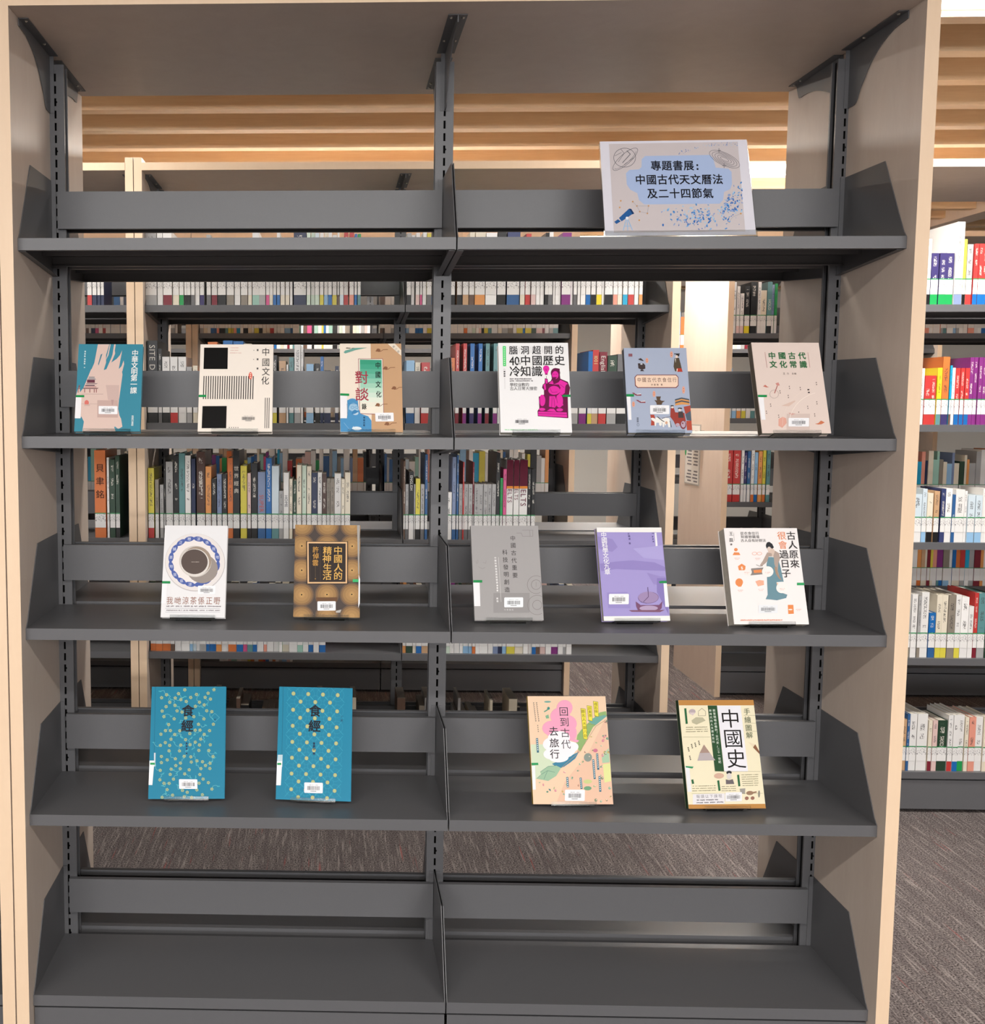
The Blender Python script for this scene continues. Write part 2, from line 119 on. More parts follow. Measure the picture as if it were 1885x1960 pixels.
# spine material: colour comes from each book, with a column of small printed marks on the spine
def spine_mat(name, attr):
    m, t, b = mk(name)
    if attr:
        a = N(t, 'ShaderNodeVertexColor', layer_name='Col'); col = a.outputs['Color']
    else:
        oi = N(t, 'ShaderNodeObjectInfo'); col = oi.outputs['Color']
        tc = N(t, 'ShaderNodeTexCoord'); sx = N(t, 'ShaderNodeSeparateXYZ'); t.links.new(tc.outputs['Object'], sx.inputs[0])
        def rng(src, lo, hi):
            g = N(t, 'ShaderNodeMath', operation='GREATER_THAN'); g.inputs[1].default_value = lo; t.links.new(src, g.inputs[0])
            l = N(t, 'ShaderNodeMath', operation='LESS_THAN'); l.inputs[1].default_value = hi; t.links.new(src, l.inputs[0])
            x = N(t, 'ShaderNodeMath', operation='MULTIPLY'); t.links.new(g.outputs[0], x.inputs[0]); t.links.new(l.outputs[0], x.inputs[1]); return x.outputs[0]
        cb = N(t, 'ShaderNodeCombineXYZ'); m1 = N(t, 'ShaderNodeMath', operation='MULTIPLY'); m1.inputs[1].default_value = 50; t.links.new(sx.outputs[2], m1.inputs[0])
        m2 = N(t, 'ShaderNodeMath', operation='MULTIPLY'); m2.inputs[1].default_value = 9; t.links.new(sx.outputs[0], m2.inputs[0])
        m3 = N(t, 'ShaderNodeMath', operation='MULTIPLY'); m3.inputs[1].default_value = 90; t.links.new(oi.outputs['Random'], m3.inputs[0])
        t.links.new(m2.outputs[0], cb.inputs[0]); t.links.new(m3.outputs[0], cb.inputs[1]); t.links.new(m1.outputs[0], cb.inputs[2])
        no = N(t, 'ShaderNodeTexNoise'); no.inputs['Scale'].default_value = 1; no.inputs['Detail'].default_value = 1; t.links.new(cb.outputs[0], no.inputs['Vector'])
        cb2 = N(t, 'ShaderNodeCombineXYZ'); m4 = N(t, 'ShaderNodeMath', operation='MULTIPLY'); m4.inputs[1].default_value = 7; t.links.new(sx.outputs[2], m4.inputs[0]); t.links.new(m4.outputs[0], cb2.inputs[2]); t.links.new(m3.outputs[0], cb2.inputs[0])
        nb = N(t, 'ShaderNodeTexNoise'); nb.inputs['Scale'].default_value = 1; nb.inputs['Detail'].default_value = 0; t.links.new(cb2.outputs[0], nb.inputs['Vector'])
        f = None
        for s_ in (rng(sx.outputs[0], -.22, .22), rng(sx.outputs[1], -.01, .004), rng(sx.outputs[2], .46, .93), rng(no.outputs['Fac'], .5, 2), rng(nb.outputs['Fac'], .47, 2)):
            if f is None: f = s_
            else:
                x = N(t, 'ShaderNodeMath', operation='MULTIPLY'); t.links.new(f, x.inputs[0]); t.links.new(s_, x.inputs[1]); f = x.outputs[0]
        x = N(t, 'ShaderNodeMath', operation='MULTIPLY'); t.links.new(f, x.inputs[0]); x.inputs[1].default_value = .7; f = x.outputs[0]
        bw = N(t, 'ShaderNodeRGBToBW'); t.links.new(col, bw.inputs[0]); lt = N(t, 'ShaderNodeMath', operation='LESS_THAN'); lt.inputs[1].default_value = .22; t.links.new(bw.outputs[0], lt.inputs[0])
        ink = N(t, 'ShaderNodeMix', data_type='RGBA'); t.links.new(lt.outputs[0], ink.inputs[0]); ink.inputs[6].default_value = lin('#3a3638'); ink.inputs[7].default_value = lin('#e8e2d8')
        mx = N(t, 'ShaderNodeMix', data_type='RGBA'); t.links.new(f, mx.inputs[0]); t.links.new(col, mx.inputs[6]); t.links.new(ink.outputs[2], mx.inputs[7]); col = mx.outputs[2]
    t.links.new(col, b.inputs['Base Color']); b.inputs['Roughness'].default_value = .35
    return m
M['cover'] = spine_mat('book_cover', False); M['cover_attr'] = spine_mat('book_cover_mixed', True)
m, t, b = mk('band_colour'); M['band'] = M['band_plain'] = m; oi = N(t, 'ShaderNodeObjectInfo'); t.links.new(oi.outputs['Color'], b.inputs['Base Color']); b.inputs['Roughness'].default_value = .35
m, t, b = mk('spine_label_paper'); M['lab'] = m
tc = N(t, 'ShaderNodeTexCoord'); mp = N(t, 'ShaderNodeMapping'); mp.inputs['Scale'].default_value = (5, 1, 16); t.links.new(tc.outputs['Object'], mp.inputs[0])
no = N(t, 'ShaderNodeTexNoise'); no.inputs['Scale'].default_value = 1.2; no.inputs['Detail'].default_value = 1; t.links.new(mp.outputs[0], no.inputs['Vector'])
sx = N(t, 'ShaderNodeSeparateXYZ'); t.links.new(tc.outputs['Object'], sx.inputs[0])
g1 = N(t, 'ShaderNodeMapRange'); g1.inputs[1].default_value = .56; g1.inputs[2].default_value = .6; t.links.new(no.outputs['Fac'], g1.inputs[0])
g2 = N(t, 'ShaderNodeMath', operation='GREATER_THAN'); g2.inputs[1].default_value = .45; t.links.new(sx.outputs[2], g2.inputs[0])
g3 = N(t, 'ShaderNodeMath', operation='MULTIPLY'); t.links.new(g1.outputs[0], g3.inputs[0]); t.links.new(g2.outputs[0], g3.inputs[1])
mx = N(t, 'ShaderNodeMix', data_type='RGBA'); t.links.new(g3.outputs[0], mx.inputs[0]); mx.inputs[6].default_value = lin('#eceae8'); mx.inputs[7].default_value = lin('#8a8688'); t.links.new(mx.outputs[2], b.inputs['Base Color']); b.inputs['Roughness'].default_value = .4
M['green'] = plain('green_tape', '#1f8a4c', .35)
_pm = {}
def ink(h, rough=.4):
    k = (h, rough)
    if k not in _pm: _pm[k] = plain('print_'+h.strip('#'), h, rough, 0, .5 if rough < .2 else .15)
    return _pm[k]
# ---------------------------------------------------------------- mesh helpers
class MB:
    def __init__(s): s.v = []; s.f = []; s.mi = []; s.mats = []
    def mat(s, m):
        if m not in s.mats: s.mats.append(m)
        return s.mats.index(m)
    def face(s, pts, m):
        n = len(s.v); s.v += [tuple(p) for p in pts]; s.f.append(tuple(range(n, n+len(pts)))); s.mi.append(s.mat(m))
    def box(s, a, b, m, skip=''):
        x0, y0, z0 = a; x1, y1, z1 = b; n = len(s.v)
        s.v += [(x0,y0,z0),(x1,y0,z0),(x1,y1,z0),(x0,y1,z0),(x0,y0,z1),(x1,y0,z1),(x1,y1,z1),(x0,y1,z1)]
        for k, q in (('b',(0,3,2,1)),('t',(4,5,6,7)),('f',(0,1,5,4)),('r',(1,2,6,5)),('k',(2,3,7,6)),('l',(3,0,4,7))):
            if k in skip: continue
            s.f.append(tuple(n+i for i in q)); s.mi.append(s.mat(m[k] if isinstance(m, dict) and k in m else (m['*'] if isinstance(m, dict) else m)))
    def prism(s, poly, axis, a, b, m):           # poly in the two other axes
        def P(p, c):
            return {'x': (c, p[0], p[1]), 'y': (p[0], c, p[1]), 'z': (p[0], p[1], c)}[axis]
        n = len(s.v); k = len(poly); s.v += [P(p, a) for p in poly]+[P(p, b) for p in poly]; i = s.mat(m)
        s.f.append(tuple(n+j for j in range(k))); s.mi.append(i); s.f.append(tuple(n+k+j for j in reversed(range(k)))); s.mi.append(i)
        for j in range(k):
            s.f.append((n+j, n+k+j, n+k+(j+1) % k, n+(j+1) % k)); s.mi.append(i)
    def mesh(s, name, fix=True):
        me = bpy.data.meshes.new(name); me.from_pydata(s.v, [], s.f)
        for m in s.mats: me.materials.append(m)
        me.polygons.foreach_set('material_index', s.mi)
        if fix:
            bm = bmesh.new(); bm.from_mesh(me); bmesh.ops.recalc_face_normals(bm, faces=bm.faces); bm.to_mesh(me); bm.free()
        me.update(); return me
def obj(name, me, parent=None, loc=(0,0,0)):
    o = bpy.data.objects.new(name, me); COL.objects.link(o); o.location = loc
    if parent: o.parent = parent
    return o
def tag(o, label, cat, group=None, kind=None):
    o['label'] = label; o['category'] = cat
    if group: o['group'] = group
    if kind: o['kind'] = kind
    return o
def struct(name, me, label=None, parent=None, loc=(0,0,0)):
    o = obj(name, me, parent, loc); o['kind'] = 'structure'
    if label: o['label'] = label
    return o
# ---------------------------------------------------------------- room
mb = MB(); mb.box((-7.5,-9.5,-.05),(8.5,9,0), M['carpet']); struct('floor', mb.mesh('floor'), 'grey brown carpet with pale and red streaks')
mb = MB(); mb.box((-7.5,-9.5,2.79),(8.5,9,2.86), M['ceil']); ceiling = struct('ceiling', mb.mesh('ceiling'), 'pale ceiling hung with parallel oak slats')
mb = MB(); mb.box((-7.5,9,0),(8.5,9.1,2.86), M['white']); struct('wall_back', mb.mesh('wall_back'), 'plain pale wall far behind the bookcases')
mb = MB(); mb.box((-7.6,-9.5,0),(-7.5,9,2.86), M['white']); struct('wall_left', mb.mesh('wall_left'), 'plain pale wall to the left')
mb = MB(); mb.box((8.5,-9.5,0),(8.6,9,2.86), M['white']); struct('wall_right', mb.mesh('wall_right'), 'plain pale wall to the right')
mb = MB(); mb.box((-4.6,-9.49,1.8),(4.6,-9.47,2.7), emit('added_fill_glow', (.97,.98,1,1), 2.6)); wn = struct('added_fill_window', mb.mesh('added_fill_pane'), 'added window-shaped fill light, unseen behind the viewer')  # added unseen window, put in as soft frontal fill
mb = MB()
for x_ in (-4.65,-2.35,-.03,2.29,4.59): mb.box((x_,-9.47,1.75),(x_+.06,-9.43,2.75), M['metal'])
mb.box((-4.65,-9.47,1.74),(4.65,-9.40,1.8), M['metal']); mb.box((-4.65,-9.47,2.7),(4.65,-9.43,2.76), M['metal']); obj('added_fill_frame', mb.mesh('added_fill_frame'), wn)
ld = bpy.data.lights.new('added_front_fill', 'AREA'); ld.shape = 'RECTANGLE'; ld.size = 9; ld.size_y = .85; ld.energy = 310; ld.color = (.97,.98,1)  # area light of the added fill window
lo = obj('added_front_fill', ld, wn, (0,-9.38,2.24)); lo.rotation_euler = (math.radians(90), 0, 0)
mb = MB(); mb.box((-7.5,-9.6,0),(8.5,-9.5,2.86), M['white']); struct('wall_front', mb.mesh('wall_front'), 'plain pale wall behind the viewer')
mb = MB(); mb.box((-7.4,0,0),(3.55,.062,.165), M['slat']); slatm = mb.mesh('slat')
mb = MB(); mb.box((3.7,0,0),(8.4,.062,.165), M['slat']); slatm2 = mb.mesh('slat_short')
for k in range(-5, 22):
    y = 2.035+.315*k
    o = obj('slat', slatm, ceiling, (0, y, CEIL))
    if y > 3.0: obj('slat', slatm2, ceiling, (0, y, CEIL))
    else:
        mbx = obj('slat', slatm2, ceiling, (-.15, y, CEIL))
mb = MB(); mb.box((3.55,.4,CEIL-.03),(3.7,8.9,CEIL+.16), M['panel']); obj('ceiling_beam', mb.mesh('ceiling_beam'), ceiling)
for i, (x0, x1, y0, y1, wt) in enumerate(LAMPS):
    cx, cy = (x0+x1)/2, (y0+y1)/2; wx, wy = x1-x0, y1-y0
    e = obj('ceiling_light', None); e.location = (cx, cy, CEIL+.02)
    where = ('behind the viewer' if cy < 0 else 'above the aisle behind the front bookcase' if cy < 2 else 'above the second aisle' if cy < 4 else 'above the far aisle')
    side = 'far left' if cx < -1.7 else 'left' if cx < -.8 else 'right' if cx > .8 else 'middle'
    tag(e, f'long bright white ceiling lamp between slats, {side}, {where}{" near" if cy > -4 and cy < 0 else ""}', 'ceiling light', 'linear lamps in the slatted ceiling')
    mb = MB(); mb.box((-wx/2,-wy/2,.0),(wx/2,wy/2,.08), M['white'], 'b'); obj('housing', mb.mesh('lamp_housing'), e)
    mb = MB(); mb.box((-wx/2+.008,-wy/2+.008,-.004),(wx/2-.008,wy/2-.008,.004), M['diffuser']); obj('diffuser', mb.mesh('lamp_diffuser'), e)
    ld = bpy.data.lights.new('lamp', 'AREA'); ld.shape = 'RECTANGLE'; ld.size = wx; ld.size_y = wy; ld.energy = wt*.75; ld.color = (1, .965, .91)
    lo = obj('lamp', ld, e, (0, 0, -.012))
# ---------------------------------------------------------------- bookcases
W = .914; PH = 2.2562; SH = [1.8-.4128*i for i in range(5)]; YM = .585
def flipY(mb_): 
    mb_.v = [(x, YM-y, z) for x, y, z in mb_.v]; return mb_
def shelf_mesh(x0, x1, back):
    b = MB(); m = M['metal']
    b.box((x0,.0012,-.0016),(x1,.272,0), m); b.box((x0,0,-.0247),(x1,.0015,0), m); b.box((x0,.0015,-.0247),(x1,.013,-.0232), m)
    b.box((x0,.2705,-.0247),(x1,.272,-.0016), m); b.box((x0,.259,-.0247),(x1,.2705,-.0232), m)
    for k in (.33, .66): b.box((x0,.272*k,-.012),(x1,.272*k+.0016,-.0016), m)
    return (flipY(b) if back else b).mesh('shelf')
def bracket_mesh(x, sgn, back):
    b = MB(); m = M['metal']
    poly = [(.0005,-.0255),(.0005,-.001),(.012,.012),(.1,.171),(.274,.173),(.274,-.046)]
    b.prism(poly, 'x', x, x+.0018*sgn, m)
    a, c = sorted((x, x+.0115*sgn)); b.box((a,.2725,-.046),(c,.2745,.173), m)
    n = len(b.v); a2, c2 = sorted((x+.0018*sgn, x+.014*sgn))
    b.v += [(a2,.01,-.0262),(c2,.01,-.0262),(c2,.272,-.047),(a2,.272,-.047),(a2,.01,-.0252),(c2,.01,-.0252),(c2,.272,-.046),(a2,.272,-.046)]
    for q in ((0,1,2,3),(4,7,6,5),(0,4,5,1),(1,5,6,2),(2,6,7,3),(3,7,4,0)): b.f.append(tuple(n+i for i in q)); b.mi.append(b.mat(m))
    return (flipY(b) if back else b).mesh('side_bracket')
def stop_mesh(x0, x1, back):
    b = MB(); m = M['metal']
    b.box((x0,.2605,.061),(x1,.2625,.146), m); b.box((x0,.2625,.1445),(x1,.2735,.146), m); b.box((x0,.2625,.061),(x1,.2735,.0625), m)
    return (flipY(b) if back else b).mesh('back_stop')
def upright_mesh():
    b = MB(); m = M['metal']; hw = .0205
    for yf, yb in ((.275,.2768),(.3082,.310)):
        z0, z1 = .02, 2.236
        b.box((-hw,yf,z0),(-.0024,yb,z1), m); b.box((.0024,yf,z0),(hw,yb,z1), m)
        z = z0; p = .0278; k = 0
        while z < z1-.03:
            b.box((-.0024,yf,z),(.0024,yb,z+.0098), m)
            if k % 4 == 0: b.prism([(.0024,z+.016),(.0052,z+.019),(.0024,z+.022)], 'y', yf-.0004, yf, M['black'])  # dark plate paints the shade of a notch
            z += p; k += 1
        b.box((-.0024,yf,z),(.0024,yb,z1), m)
    b.box((-.012,.2768,.02),(-.0104,.3082,2.236), M['metal_shade']); b.box((.0104,.2768,.02),(.012,.3082,2.236), M['metal_shade'])  # webs coloured dark as painted recess shade
    b.box((-.0205,.2768,.02),(-.0190,.281,2.236), m); b.box((.019,.2768,.02),(.0205,.281,2.236), m)
    b.box((-.0205,.304,.02),(-.0190,.3082,2.236), m); b.box((.019,.304,.02),(.0205,.3082,2.236), m)
    b.box((-.0104,.287,.02),(.0104,.2885,2.236), M['black'])  # black strip put behind the slots as their painted shade
    b.box((-.03,.255,0),(.03,.33,.02), m)
    return b.mesh('upright')
def cbracket_mesh(side, back):
    # side -1 / +1: plate against that end panel, flange towards the middle; 0: flanges both ways
    b = MB(); m = M['metal']; T = PH
    if not back:
        cur = [(.238,T-.126),(.234,T-.122),(.222,T-.102),(.206,T-.086),(.192,T-.070),(.178,T-.058),(.155,T-.043),(.131,T-.032),(.110,T-.025),(.088,T-.019),(.060,T-.017)]
        poly = [(.275, T),(.034, T),(.034, T-.016)] + list(reversed(cur))[0:] + [(.245, T-.13),(.275, T-.13)]
    else:
        cur = [(.318+.19*s_, T-.09+.055*math.sin(s_*math.pi/2)) for s_ in [i/8 for i in range(9)]]
        poly = [(.310, T),(.55, T),(.545, T-.012),(.535, T-.034),(.52, T-.036)] + list(reversed(cur)) + [(.310, T-.10)]
    b.prism(poly, 'x', -.001, .001, m)
    y0, y1 = (.034,.275) if not back else (.310,.55)
    xs = (-.02,.02) if side == 0 else ((0,.02) if side < 0 else (-.02,0))
    b.box((xs[0],y0,T-.002),(xs[1],y1,T-.0004), m)
    if not back: b.box((xs[0]*.5,.2735,T-.13),(xs[1]*.5,.2748,T), m)
    return b.mesh('canopy_bracket')
def screw_mesh():
    b = MB(); n = 10; r = .004; c = M['screw']
    ring = [(r*math.cos(2*math.pi*i/n), r*math.sin(2*math.pi*i/n)) for i in range(n)]
    b.face([(x, y, 0) for x, y in ring], c); top = [(x*.55, y*.55, -.0025) for x, y in ring]
    for i in range(n): b.face([(*ring[i],0),(*ring[(i+1)%n],0),top[(i+1)%n],top[i]], c)
    b.face(top, c); return b.mesh('screw')
def panel_mesh(x0, x1):
    b = MB(); P = M['panel']; E = M['edge']
    b.box((x0,-.0305,0),(x1,.60,2.30), {'*': P, 'f': E, 'k': E, 't': E}); return b.mesh('end_panel')
def canopy_mesh():
    b = MB(); P = M['panel']; E = M['edge']
    b.box((-.9127,-.0325,PH),(.9127,.598,PH+.026), {'*': P, 'f': E, 'k': E, 't': P}); return b.mesh('top_panel')
def kick_mesh(x0, x1, back):
    b = MB(); m = M['metal']; b.box((x0,.004,.012),(x1,.006,.118), m); b.box((x0,.006,.1165),(x1,.03,.118), m)
    return (flipY(b) if back else b).mesh('kick_plate')
E_ = .0028
bays = [(-.9112, -E_), (E_, .9112)]
MS = {}
for bi, (a, c) in enumerate(bays):
    for bk in (0, 1):
        MS['shelf', bi, bk] = shelf_mesh(a, c, bk); MS['stop', bi, bk] = stop_mesh(a+(.0165 if bi == 0 else .0015), c-(.0165 if bi == 1 else .0015), bk); MS['kick', bi, bk] = kick_mesh(a, c, bk)
        MS['brl', bi, bk] = bracket_mesh(a-.0014, 1, bk); MS['brr', bi, bk] = bracket_mesh(c+.0014, -1, bk)
MS['up'] = upright_mesh(); MS['pl'] = panel_mesh(-.9405,-.9129); MS['pr'] = panel_mesh(.9129,.9405); MS['can'] = canopy_mesh(); MS['screw'] = screw_mesh()
for sd in (-1, 0, 1):
    for bk in (0, 1): MS['cb', sd, bk] = cbracket_mesh(sd, bk)
def bookcase(x, y, label, full=False, shelves=range(5)):
    r = obj('bookcase', None, None, (x, y, 0)); tag(r, label, 'bookcase', 'metal and wood library bookcases')
    obj('end_panel', MS['pl'], r); obj('end_panel', MS['pr'], r); obj('top_panel', MS['can'], r)
    for sx_, dx in ((-1,.015),(0,0),(1,-.008)):
        obj('upright', MS['up'], r, (sx_*W+dx*1.0, 0, 0))
        for bk in (0, 1):
            xx = sx_*(W-.003)
            cb_ = obj('canopy_bracket', MS['cb', sx_, bk], r, (xx, 0, 0))
            if full:
                yy = (.05, .19) if not bk else (.50, .535)
                for q in yy:
                    for s2 in ((-.012,.012) if sx_ == 0 else (-.011*sx_,)):
                        obj('screw', MS['screw'], cb_, (s2, q, PH-.002))
    for i in shelves:
        for bi in (0, 1):
            for bk in (0, 1):
                s_ = obj('shelf', MS['shelf', bi, bk], r, (0, 0, SH[i]))
                obj('back_stop', MS['stop', bi, bk], s_); obj('side_bracket', MS['brl', bi, bk], s_); obj('side_bracket', MS['brr', bi, bk], s_)
    for bi in (0, 1):
        for bk in (0, 1): obj('kick_plate', MS['kick', bi, bk], r)
    return r
PX = 1.884
bookcase(0, 0, 'nearest double bookcase holding the face-out book display, filling the view', True)
bookcase(-PX, 0, 'bookcase joined to the left end of the nearest display bookcase, mostly out of view')
bookcase(0, 1.509, 'bookcase directly behind the display bookcase, seen through its shelves', True)
bookcase(-PX, 1.509, 'second-row bookcase at far left, behind the teal book')
bookcase(2.6, 1.509, 'full bookcase on the right edge beyond the nearest end panel')
bookcase(0, 3.017, 'third-row bookcase, centre, seen through the two in front of it')
bookcase(-PX, 3.017, 'third-row bookcase at far left, small in view')
bookcase(2.6, 3.017, 'third-row bookcase whose bright end panel bears a paper notice')
bookcase(0, 4.526, 'fourth-row bookcase in the centre, farthest but one visible')
bookcase(2.6, 4.526, 'fourth-row bookcase right of the gap, behind the noticed end panel')
bookcase(-PX, 4.526, 'fourth-row bookcase at far left')
# notice on the outer side of the third-row right bookcase
e = obj('paper_notice', None, None, (2.6-.9405, 3.017, 0)); tag(e, 'framed paper notice on the end panel of the third-row right bookcase', 'notice')
mb = MB(); mb.box((-.004,.285,1.03),(-.0004,.505,1.35), ink('#b9b6b0')); mb.box((-.0046,.292,1.037),(-.004,.498,1.343), ink('#e8e6e2')); obj('sheet', mb.mesh('sheet'), e)
mb = MB()
for r_ in range(16):
    zz = 1.32-.0175*r_
    if r_ in (5, 11): continue
    for c_ in (0, 1):
        y0 = .305+.095*c_; mb.box((-.0052,y0,zz-.011),(-.0047,y0+.055+.02*((r_*7+c_*3) % 3)/2,zz-.0035), ink('#77757a'))
mb.prism([(.495+.02*math.cos(a*.5236)*.6, 1.2+.02*math.sin(a*.5236)) for a in range(12)], 'x', -.0054, -.0048, ink('#1f9a55'))
obj('printed_rows', mb.mesh('printed_rows'), e)
e = obj('leaflet_holder', None, None, (2.6-.9405, 3.30, 1.27)); tag(e, 'small pale metal leaflet holder on the noticed end panel', 'holder')
mb = MB(); mb.box((-.06,-.05,0),(-.0002,.09,.004), M['screw']); mb.box((-.062,-.05,0),(-.06,.09,.035), M['screw']); mb.box((-.002,-.05,0),(-.0002,.09,.05), M['screw']); obj('tray', mb.mesh('tray'), e)
# ---------------------------------------------------------------- text
_gl = {}
def glyph(ch, bold=0):
    k = ch
    if k not in _gl:
        c = bpy.data.curves.new('g', 'FONT'); c.body = ch; c.resolution_u = 2
        o = bpy.data.objects.new('g', c); me = bpy.data.meshes.new_from_object(o)
        _gl[k] = ([(v.co.x, v.co.y) for v in me.vertices], [tuple(p.vertices) for p in me.polygons])
        bpy.data.objects.remove(o); bpy.data.curves.remove(c); bpy.data.meshes.remove(me)
    return _gl[k]
# ---------------------------------------------------------------- shelved books
def unit_book():
    b = MB(); c = M['cover']; p = M['pages']
    b.box((-.5,0,0),(-.44,1,1), c); b.box((.44,0,0),(.5,1,1), c)
    b.box((-.44,0,0),(.44,.012,1), c)
    b.box((-.44,.012,.008),(.44,.985,.985), p)
    return b.mesh('book_block')
UB = unit_book(); UBP = UB.copy(); UBP.materials[0] = M['band_plain']
mb = MB(); mb.box((-.5,-.0006,0),(.5,.02,1), M['lab'], 'k'); mb.box((-.5,-.0009,1),(.5,.02,1.07), M['green'], 'k'); ULAB = mb.mesh('call_label')
mb = MB(); mb.box((-.5,-.0005,0),(.5,.02,1), M['band'], 'k'); UBAND = mb.mesh('foot_band')
CN = dict(w='white',W='bright white',g='light grey',G='dark grey',k='black',n='navy',v='violet',b='blue',B='steel blue',l='sky blue',L='ice blue',c='cream',t='tan',T='grey teal',m='mint',M='pale green',r='red',R='maroon',p='pink',P='purple',o='orange',O='amber',y='mustard yellow',Y='bright yellow',e='green',E='dark green',s='salmon',S='pale pink',q='cyan',u='brown',U='dark brown',x='taupe',a='slate blue',z='deep blue')
ORD = 'zeroth first second third fourth fifth sixth seventh eighth ninth tenth eleventh twelfth thirteenth fourteenth fifteenth sixteenth seventeenth eighteenth nineteenth twentieth'.split()
def ordn(n):
    if n <= 20: return ORD[n]
    tens = ['', '', 'twenty', 'thirty', 'forty', 'fifty', 'sixty'][n//10]
    return tens+'-'+ORD[n % 10] if n % 10 else {30:'thirtieth',40:'fortieth',50:'fiftieth',60:'sixtieth'}[n]
WHERE = {'B':'of the second-row bookcase','D':'of the right-edge bookcase','R':'of the noticed third-row bookcase','X':'of the far-left second-row bookcase'}
SHN = {'1':'top shelf','2':'second shelf','3':'third shelf','4':'fourth shelf','5':'bottom shelf'}
rb = random.Random(3)
def spine_text(parent, txt, wd, h, col, colhex):
    b = MB(); mt = ink(colhex)
    if ord(txt[0]) > 1000:
        n = len(txt); sz = min(wd*.8, .6*h*.6/n)
        for i, ch in enumerate(txt):
            vs, fs = glyph(ch, .02); cz = h*.80-i*sz*1.5
            for f in fs: b.face([((vs[q][0]-.5)*sz, -.0012, cz+(vs[q][1]-.38)*sz) for q in f], mt)
    else:
        adv = 0; pts = []
        sz = wd*(.98 if txt == 'IELTS' else .8)
        for ch in txt:
            if ch == '.': adv += .35; continue
            vs, fs = glyph(ch, .02)
            if not vs: continue
            wch = max(v[0] for v in vs)
            for f in fs: pts.append([(vs[q][0]+adv, vs[q][1]) for q in f])
            adv += wch+.08
        top = h*.95 if len(txt) > 5 else h*.66
        if txt == '1001': top = h*.93
        for f in pts: b.face([((p[1]-.35)*sz, -.0012, top-p[0]*sz) for p in f], mt)
    o = obj('spine_title', b.mesh('spine_title', False), parent)
for key, R in D['rows'].items():
    n = 0
    for (x, wd, h, col, band, note) in R['b']:
        n += 1
        h = min(h, .372); dep = min(.21, max(.12, h*.72+rb.uniform(-.012,.012))); y = R['y']+.012+rb.uniform(0,.006)
        e = obj('book', None, None, (x, y, R['z']))
        thick = 'thin ' if wd < .014 else 'thick ' if wd > .03 else ''
        foot = f', {CN[band]} foot' if band != col and band in CN else ''
        bay = {'L':'left bay','R':'right bay'}.get(key[2:3], '')
        lab = f"{thick}{CN[col]} book{foot}, {ordn(n)} from left, {SHN[key[1]]}{', '+bay if bay else ''} {WHERE[key[0]]}"
        ws = lab.split()
        if len(ws) > 16: lab = lab.replace(' from left', '').replace(' of the', ',')
        tag(e, lab, 'book', f'books on the {SHN[key[1]]} {bay} {WHERE[key[0]]}'.replace('  ', ' '))
        c = obj('cover', UBP if note else UB, e); c.scale = (wd, dep, h); c.color = lin(PAL[col])
        if band != col:
            q = obj('foot_band', UBAND, e); q.scale = (wd, .1, .036); q.color = lin(PAL[band])
        q = obj('call_number_label', ULAB, e); q.scale = (wd*.98, .2, .05); q.location = (0, -.0006, .036)
        if note and note not in ('side',):
            lum = sum(lin(PAL[col])[:3])/3
            tc_ = {'貝聿銘':'#201512','IELTS':'#6a1e3a','HOME':'#4a4a55','SUPER':'#c9604c','世界經典':'#d9d2c6','1001':'#e9d9a0'}.get(note, '#e8e4dc' if lum < .25 else '#303034')
            spine_text(e, note, wd, h, col, tc_)
        if note == 'IELTS':
            mb = MB(); mb.box((-wd/2,-.0011,h*.66),(wd/2,.003,h+.0004), ink('#5d1b30')); mb.box((-wd/2,-.0013,h*.645),(wd/2,.003,h*.675), ink('#e08a3c')); obj('head_band', mb.mesh('head_band'), e)
        if note == 'side':
            b = MB(); adv = 0; mt = ink('#cfd6e6')
            for ch in 'COBUILD':
                vs, fs = glyph(ch, .01)
                for f in fs: b.face([(-wd/2-.0008, dep*.80-(vs[q][0]+adv)*.03*-1-.12, h*.62+vs[q][1]*.03) for q in f], mt)
                adv += max(v[0] for v in vs)+.06
            # title printed on the side board of the tall blue dictionary
            b.v = [(x_, .145-(y_-(dep*.80-.12))*1.0 if False else y_, z_) for x_, y_, z_ in b.v]
            ys = [v[1] for v in b.v]; y0_, y1_ = min(ys), max(ys); b.v = [(x_, .02+(y1_-y_)/(y1_-y0_)*.12, z_) for x_, y_, z_ in b.v]
            obj('cover_title', b.mesh('cover_title', False), e)
